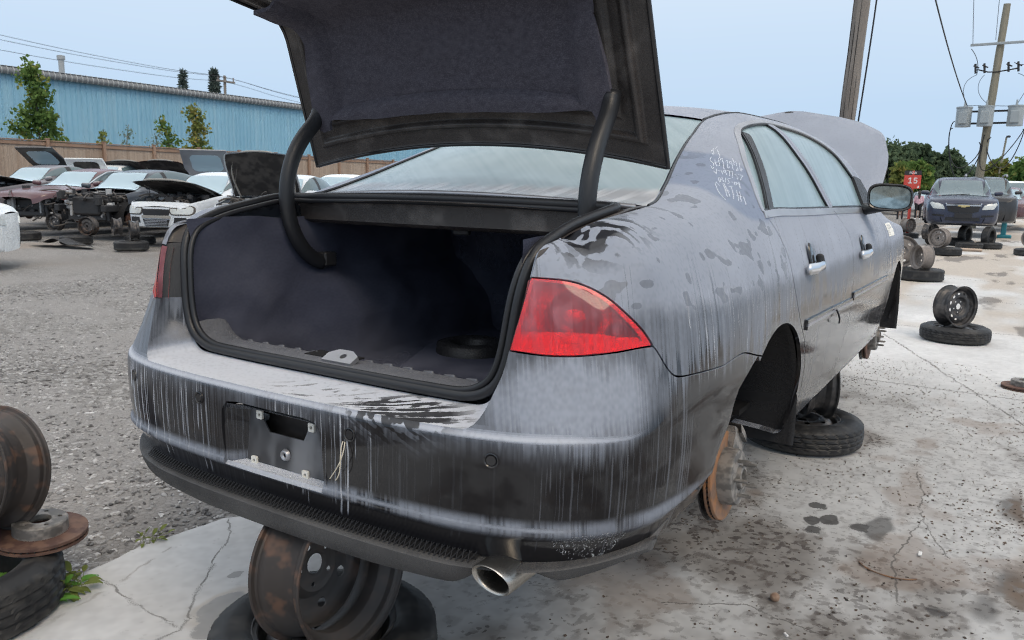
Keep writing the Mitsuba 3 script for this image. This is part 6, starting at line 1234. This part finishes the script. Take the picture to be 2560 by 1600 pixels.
lk = pole('far utility pole with short crossarm above the warehouse roof', (62, 80.6, 0), (62, 80.6, 14.0), .20, .16, 'pole_wood'); add(f'{lk}__crossarm', bx((2.6, .2, .2), (62, 80.4, 13.3)), 'pole_wood'); [add(f'{lk}__insulator', cyl((62+d, 80.4, 13.4), (62+d, 80.4, 13.85), .08, n=7), 'pole_wood') for d in (-1.1, 0, 1.1)]
GW = 'power lines above the warehouse'
for i, (d, z) in enumerate(((-1.1, 13.8), (0, 13.75), (1.1, 13.2))): wire(('upper', 'middle', 'lower')[i]+' far power line crossing the sky above the warehouse', np.vstack([span((13, 76+d, z+2.3-.5*i), (62+d*.3, 80.4, z), 1.0), span((62+d*.3, 80.4, z), (118, 86+d, z-.6), 1.2)[1:]]), .022)
# row sign, second sign
def sign(label, base, w, h, z, num, rim=True, az=-.12):
    k = thing('row_sign', label, 'sign'); b = np.array(base, float); add(f'{k}__post', bar(b, b+[0, 0, z+h], .085, .085, .01), 'sign_red'); f = lambda m: moved(m, axes(b+[-.06, w/2, z], (0, -1, 0), (-1, az, 0)))
    add(f'{k}__board', f(bx((w, h, .02), (w/2, h/2, -.005), .004)), 'sign_red'); add(f'{k}__header', f(bx((w, h*.24, .004), (w/2, h*.88, .008))), 'sign_black')
    t = meshkit.text_mesh('ROW', h*.115, .004, bold=True); t.apply_translation((w/2-t.bounds[1][0]/2, h*.825, .010)); add(f'{k}__header_text', f(t), 'sign_white'); t = meshkit.text_mesh(num, h*.30, .004, bold=True); t.apply_translation((w/2-t.bounds[1][0]/2, h*.30, .007)); add(f'{k}__number_text', f(t), 'sign_white')
    lg = extrude(Polygon([(w*.80, h*.04), (w*.92, h*.04), (w*.93, h*.14), (w*.86, h*.18), (w*.84, h*.12)]), .003, .006); add(f'{k}__small_mark', f(lg), 'sign_white')
material('sign_red', pbr((.62, .075, .055), .5)); material('sign_black', pbr((.035, .03, .032), .5)); material('sign_white', pbr((.80, .78, .78), .5))
sign('red sign reading ROW 15 on a red post standing in a steel rim', (26.6, 1.36, 0), .50, .58, 1.60, '15'); sign('second red row sign farther back, half hidden by the navy car', (41.5, 1.55, 0), .50, .58, 1.62, '17')
# people far off
def person(label, loc, face, h, top, legs, skin, hair, shoe, hidden=False, bag=None):
    k = thing('person', label, 'person'); M = mat(loc, face)@np.diag([h/1.7, h/1.7, h/1.7, 1])
    def chain(J, sub=.03):
        ms = []
        sp = trimesh.creation.icosphere(2)
        for a, ra, b, rb in J: hu = trimesh.convex.convex_hull(np.vstack([sp.vertices*ra+a, sp.vertices*rb+b])); ms.append(manifold3d.Manifold(manifold3d.Mesh(np.asarray(hu.vertices, np.float32), np.asarray(hu.faces, np.uint32))))
        u = ms[0]
        for m_ in ms[1:]: u = u+m_
        u = u.refine_to_length(.03); q = u.to_mesh(); t = trimesh.Trimesh(q.vert_properties[:, :3], q.tri_verts); trimesh.smoothing.filter_taubin(t, iterations=8); return t
    V = lambda *a: np.array(a, float)
    body = chain([(V(0, 0, 1.40), .05, V(.01, 0, 1.50), .05), (V(.01, 0, 1.58), .095, V(.02, 0, 1.62), .088), (V(.01, .18, 1.36), .05, V(.0, .24, 1.10), .04), (V(0, .24, 1.10), .04, V(.12, .20, .92), .03), (V(.01, -.18, 1.36), .05, V(0, -.25, 1.10), .04), (V(0, -.25, 1.10), .04, V(.10, -.22, .90), .03), (V(.12, .20, .92), .03, V(.16, .19, .84), .025), (V(.10, -.22, .90), .03, V(.13, -.21, .82), .025), (V(0, 0, 1.40), .08, V(0, 0, 1.0), .11), (V(0, .09, .95), .08, V(0, .10, .1), .045), (V(0, -.09, .95), .08, V(0, -.10, .1), .045), (V(0, .18, 1.36), .05, V(0, -.18, 1.36), .05)])
    add(f'{k}__body', moved(body, M), skin, True)
    add(f'{k}__top', moved(chain([(V(0, .17, 1.37), .066, V(0, -.17, 1.37), .066), (V(0, 0, 1.36), .12, V(0, 0, .98), .14), (V(0, .07, 1.3), .11, V(0, .07, .95), .125), (V(0, -.07, 1.3), .11, V(0, -.07, .95), .125), (V(.01, .19, 1.36), .065, V(0, .25, 1.10), .056), (V(0, .25, 1.10), .056, V(.10, .21, .95), .045), (V(.01, -.19, 1.36), .065, V(0, -.26, 1.10), .056), (V(0, -.26, 1.10), .056, V(.08, -.23, .95), .045)]), M), top, True)
    add(f'{k}__trousers', moved(chain([(V(0, .08, .95), .125, V(0, -.08, .95), .125), (V(0, .09, .92), .105, V(.01, .11, .50), .075), (V(.01, .11, .50), .075, V(-.01, .12, .10), .055), (V(0, -.09, .92), .105, V(.01, -.11, .50), .075), (V(.01, -.11, .50), .075, V(-.01, -.12, .10), .055)]), M), legs, True)
    for y in (.12, -.12): add(f'{k}__shoe', moved(chain([(V(-.05, y, .05), .048, V(.14, y*1.1, .04), .042)]), M), shoe, True)
    add(f'{k}__hair', moved(chain([(V(-.015, 0, 1.63), .105, V(-.05, 0, 1.58), .095), (V(-.06, 0, 1.58), .085, V(-.10, 0, 1.30), .06)]), M), hair, True)
    if bag: add(f'{k}__bag', moved(blob_hull([(-.02, -.30, 1.0), (.0, -.32, .85)], [(.10, .06, .12)]*2), M), bag, True)
material('cloth_pink', pbr((.62, .40, .46), .85)); material('cloth_black', pbr((.020, .020, .024), .85)); material('skin', pbr((.45, .27, .20), .6)); material('hair_dark', pbr((.020, .016, .015), .5))
person('person in a pink top and black trousers walking away, black bag at the side', (48.9, 3.1, 0), .1, 1.63, 'cloth_pink', 'cloth_black', 'skin', 'hair_dark', 'sign_white', bag='cloth_black'); person('person in black, only the legs showing below the door mirror', (48.2, 3.95, 0), .2, 1.60, 'cloth_black', 'cloth_black', 'skin', 'hair_dark', 'cloth_black')
# rims and tyres farther off on the right
material('weathered_steel', pbr(mikit.proc(lambda p, n, uv: mix((.16, .135, .12), (.26, .235, .22), fbm(p.x*12, p.y*12, p.z*12, 3))), .6))
put_tyre((12.15, -.30, 0), .3, R=.37, r=.20, W=.20, label='dirty bare tyre on the concrete beyond the front wheel arch, two rims on it', fine=False); put_rim(stand((12.25, .02, .455), (-1, -.32, 0), .2, .2), 'big', R=.262, W=.20, label='large rusty steel rim on edge, its holed face towards the camera', n=64, bsdf='weathered_steel'); put_rim(stand((11.95, -.33, .395), (.72, -1, 0), 0, .19), 'round', R=.200, W=.19, label='small rusty rim on edge in front of the large one, open end to the right', n=64, bsdf='weathered_steel')
put_tyre((18.75, -.28, 0), .3, R=.33, r=.2, W=.19, label='tyre lying before the navy car, a small rim on it', fine=False); put_rim(stand((18.6, -.12, .41), (-1, .55, 0), .2, .2), 'round', R=.225, W=.20, label='grey rim on edge on the tyre before the navy car', bsdf='weathered_steel', n=48)
put_tyre((20.3, -1.98, 0), .3, R=.36, r=.2, W=.17, label='tyre at the right edge of the photo carrying a rusty rim', fine=False); put_rim(stand((20.3, -2.02, .42), (-1, .45, 0), .2, .24), 'round', R=.24, W=.26, label='rusty rim on edge at the right edge of the photo', n=48, bsdf='weathered_steel')
put_tyre((26.4, 1.35, 0), .3, R=.36, r=.2, W=.17, label='flat tyre under the rim at the foot of the row sign', fine=False); put_rim(stand((26.45, 1.35, .41), (-.7, -1, 0), .2, .24), 'round', R=.235, W=.24, label='rusty rim around the foot of the row sign post', n=48, bsdf='weathered_steel')
put_rim(stand((22.2, .42, .40), (.3, 1, 0), 0, .17), 'round', R=.215, W=.17, label='dark rim propping the left side of the navy car', n=40, bsdf='wheel_grey')
for i, (a, lab) in enumerate([((22.7, .35), 'upright worn tyre under the left front of the navy car'), ((23.6, -.42), 'dark tyre standing under the middle of the navy car'), ((22.6, -1.02), 'dark tyre standing under the right front of the navy car')]):
    put_tyre((0, 0, 0), label=lab, fine=False, R=.29, r=.18, W=.20, M=axes((a[0], a[1]-.10, .30), (0, 0, 1), (.35, 1, 0)))
for i, (a, lab) in enumerate([((23.3, -.35), 'flat tyre under the middle of the navy car'), ((22.4, -1.05), 'flat tyre under the right front corner of the navy car'), ((21.9, -.62), 'flat tyre lying just before the navy car'), ((24.3, -.2), 'flat tyre far under the navy car, at the left')]): put_tyre((*a, 0), .2, label=lab, fine=False, R=.33, r=.2, W=.17)
bdk = thing('plank', 'grey plank lying on the ground before the navy car', 'plank'); scene[bdk] = mikit.ply(bx((.5, 1.2, .05), (21.0, -.35, .03), .01), 'wood_board')
tk = thing('teal_post', 'teal steel post standing right of the navy car', 'post'); add(f'{tk}__shaft', bx((.16, .16, 1.22), (29.6, -1.32, .68), .02), 'teal_paint'); add(f'{tk}__foot', bx((.5, .42, .10), (29.6, -1.36, .05), .02), 'teal_paint'); material('teal_paint', pbr((.03, .22, .28), .5))
rr_ = rotor(mat((4.32, -1.69, 0), .4), 'grey brake rotor lying on the concrete at the right edge')
# tyres under the left row
for i, (px_, lab) in enumerate([((6.95, 13.55), 'tyre lying under the nose of the silver sedan'), ((7.05, 15.75), 'tyre lying under the slate car'), ((6.9, 17.6), 'tyre lying under the maroon sedan'), ((8.0, 14.9), 'tyre lying between the slate and silver cars')]): put_tyre((*px_, -.03), .2, R=.33, r=.2, W=.19, label=lab, fine=False)
for i, (a, d, lab) in enumerate([((7.15, 13.75, .36), (-.6, .3, 0), 'dark rim standing under the nose of the silver sedan'), ((7.25, 15.6, .36), (-1, -.4, 0), 'rusty rim standing under the nose of the slate car'), ((7.6, 15.1, .36), (-1, .4, 0), 'grey rim standing right of the slate car nose'), ((7.6, 17.6, .36), (-1, -.3, 0), 'dark rim standing under the maroon sedan')]): put_rim(stand(a, d), 'round', label=lab, n=40, bsdf=('wheel_grey', 'rusty_steel')[i == 1])
for i, (a, lab) in enumerate([((6.75, 17.05, .02), 'rusty rotor hanging low under the maroon sedan front')]): rotor(moved_M := axes((6.6, 17.5, .17), (0, 0, 1), (-.75, -.6, 0)), lab)
sh = thing('splash_shield', 'torn black plastic splash shield lying on the gravel before the left row', 'car part'); gsh = Grid([[(6.55+.9*(a-.5)*.6+.25*(b-.5), 15.35-2.0*(b-.5)+.5*(a-.5), .02+.16*math.exp(-((b-.45)/.14)**2)*(1-a*.5)+.03*math.sin(9*b+3*a)) for a in np.linspace(0, 1, 10)] for b in np.linspace(0, 1, 24)]); gm = gsh.region(Polygon([(0, 2), (6, 0), (14, 1), (23, 3), (20, 8), (11, 9), (4, 7)])); scene[sh] = mikit.ply(cat(gm, flipped(gm)), 'black_plastic', True)
# more cars behind the navy one, and far off
GR = 'cars of the right hand row behind the navy sedan'
suv = car_model(hatch=True, L=4.8, W=1.9, H=1.78, belt=1.12, deck=1.15, nose=.95, cowl=1.15, ws_top=.45, roof_end=-1.7)
s = build_car('parked_car', 'dark vehicle with roof rails right behind the navy sedan', place_front((28.2, -.75), AZ(184), suv), 'paint_black', suv, GR, lift=.32, glass='navy_glass', discs=False); [s['put']('roof_rail', tube([(.4, y, 1.76), (.2, y, 1.84), (-1.6, y, 1.84), (-1.8, y, 1.76)], .03, 6), 'dull_chrome', True) for y in (-.62, .62)]
build_car('parked_car', 'dark red car behind the vehicle with roof rails', place_front((34.2, -1.25), AZ(183), sed), 'paint_maroon', sed, GR, lift=.35, discs=False); s = build_car('parked_car', 'white van with dark windows in the right hand row', place_front((41, -1.5), AZ(183), suv), 'paint_white', suv, GR, lift=.40, discs=False, glass='navy_glass'); build_car('parked_car', 'stripped dark car at the far right of the row', place_front((36.6, -2.05), AZ(183), hat), 'paint_slate', hat, GR, front=('cut', 1.42), lift=.30, discs=False)
GF = 'small cars far off behind the row signs'
for i, (x, y, p_, lab) in enumerate([(56, 2.7, 'paint_white', 'white car far off right of the person in pink'), (58, 1.0, 'paint_grey', 'grey car far off, just left of the navy sedan'), (61, 5.2, 'paint_maroon', 'red car far off above the person in pink'), (66, 7.5, 'paint_slate', 'dark car far off behind the row sign')]): build_car('parked_car', lab, place_front((x, y), AZ(200), sed), p_, sed, lift=.2, discs=False, skip=('mirror',))
# weeds
def weed(label, loc, n, size, seed, leaf='leaf_weed', spread=.05):
    r = np.random.default_rng(seed); k = thing('weed', label, 'weed'); loc = np.array(loc, float); Ls, St = [], []
    for i in range(n):
        az, el = r.uniform(0, 2*PI), r.uniform(.15, 1.2); L = size*r.uniform(.5, 1.2); b = loc+np.array([r.normal(0, spread), r.normal(0, spread*.8), 0]); d = np.array([math.cos(az)*math.cos(el), math.sin(az)*math.cos(el), math.sin(el)]); stem = b+d*L*.55; St.append(tube(smooth_path([b, (b+stem)/2+[0, 0, .01], stem], 5), .0012, 4, caps=False)); side = np.cross(d, [0, 0, 1]); side /= np.linalg.norm(side)+1e-9; w = L*.18*r.uniform(.8, 1.3); m = 8
        rows = []
        for t in np.linspace(0, 1, m):
            c = stem+d*L*.75*t-np.array([0, 0, .35*L*t*t]); ww = w*math.sin(PI*min(.06+t*.94, 1)**.8)*(1+.12*math.sin(t*22)); rows.append([c-side*ww+[0, 0, .12*w], c-[0, 0, .05*w], c+side*ww+[0, 0, .12*w]])
        Ls.append(Grid(rows).region())
    add(f'{k}__stem', cat(St), leaf); add(f'{k}__leaf', cat(Ls), leaf, True); labels[f'{k}__leaf'] = {'kind': 'stuff'}; labels[f'{k}__stem'] = {'kind': 'stuff'}
weed('green leafy weed at the concrete edge beside the left tyre stack', (-1.225, 1.150, 0), 80, .10, 3, spread=.05); weed('low green weed at the left edge below the tyre stack', (-1.31, 1.165, 0), 70, .085, 4, spread=.05); weed('yellowing weed sprawling on the concrete edge right of the leafy one', (-1.11, 1.11, 0), 30, .09, 5, leaf='leaf_yellowish', spread=.03); weed('small dry weed growing from the concrete edge, farther right', (-.74, 1.215, 0), 14, .06, 6, leaf='leaf_yellowish', spread=.025)
# litter
material('paper_white', pbr((.66, .66, .66), .8))
for i, (x, y, l, lab) in enumerate([(.86, -1.32, .035, 'white scrap on the stained concrete in front of the sedan door'), (-.10, 2.05, .07, 'white sliver of plastic on the gravel behind the bumper'), (.1, 3.1, .05, 'small white scrap on the gravel, farther back'), (-.02, -1.02, .02, 'tiny white chip near the brown stone')]):
    k = thing('scrap', lab, 'litter'); scene[k] = mikit.ply(bx((l, l*.35, .006), (0, 0, 0), .001).apply_transform(mat((x, y, .008-.02*(y > 1.2)), i*1.3, .1)), 'paper_white')
tw = thing('twig', 'thin curved rusty wire lying on the stained concrete', 'wire'); scene[tw] = mikit.ply(tube(smooth_path([(.66, -1.13, .004), (.60, -1.19, .006), (.59, -1.25, .006), (.63, -1.33, .004)], 16), .0025, 6), 'bright_rust', True)
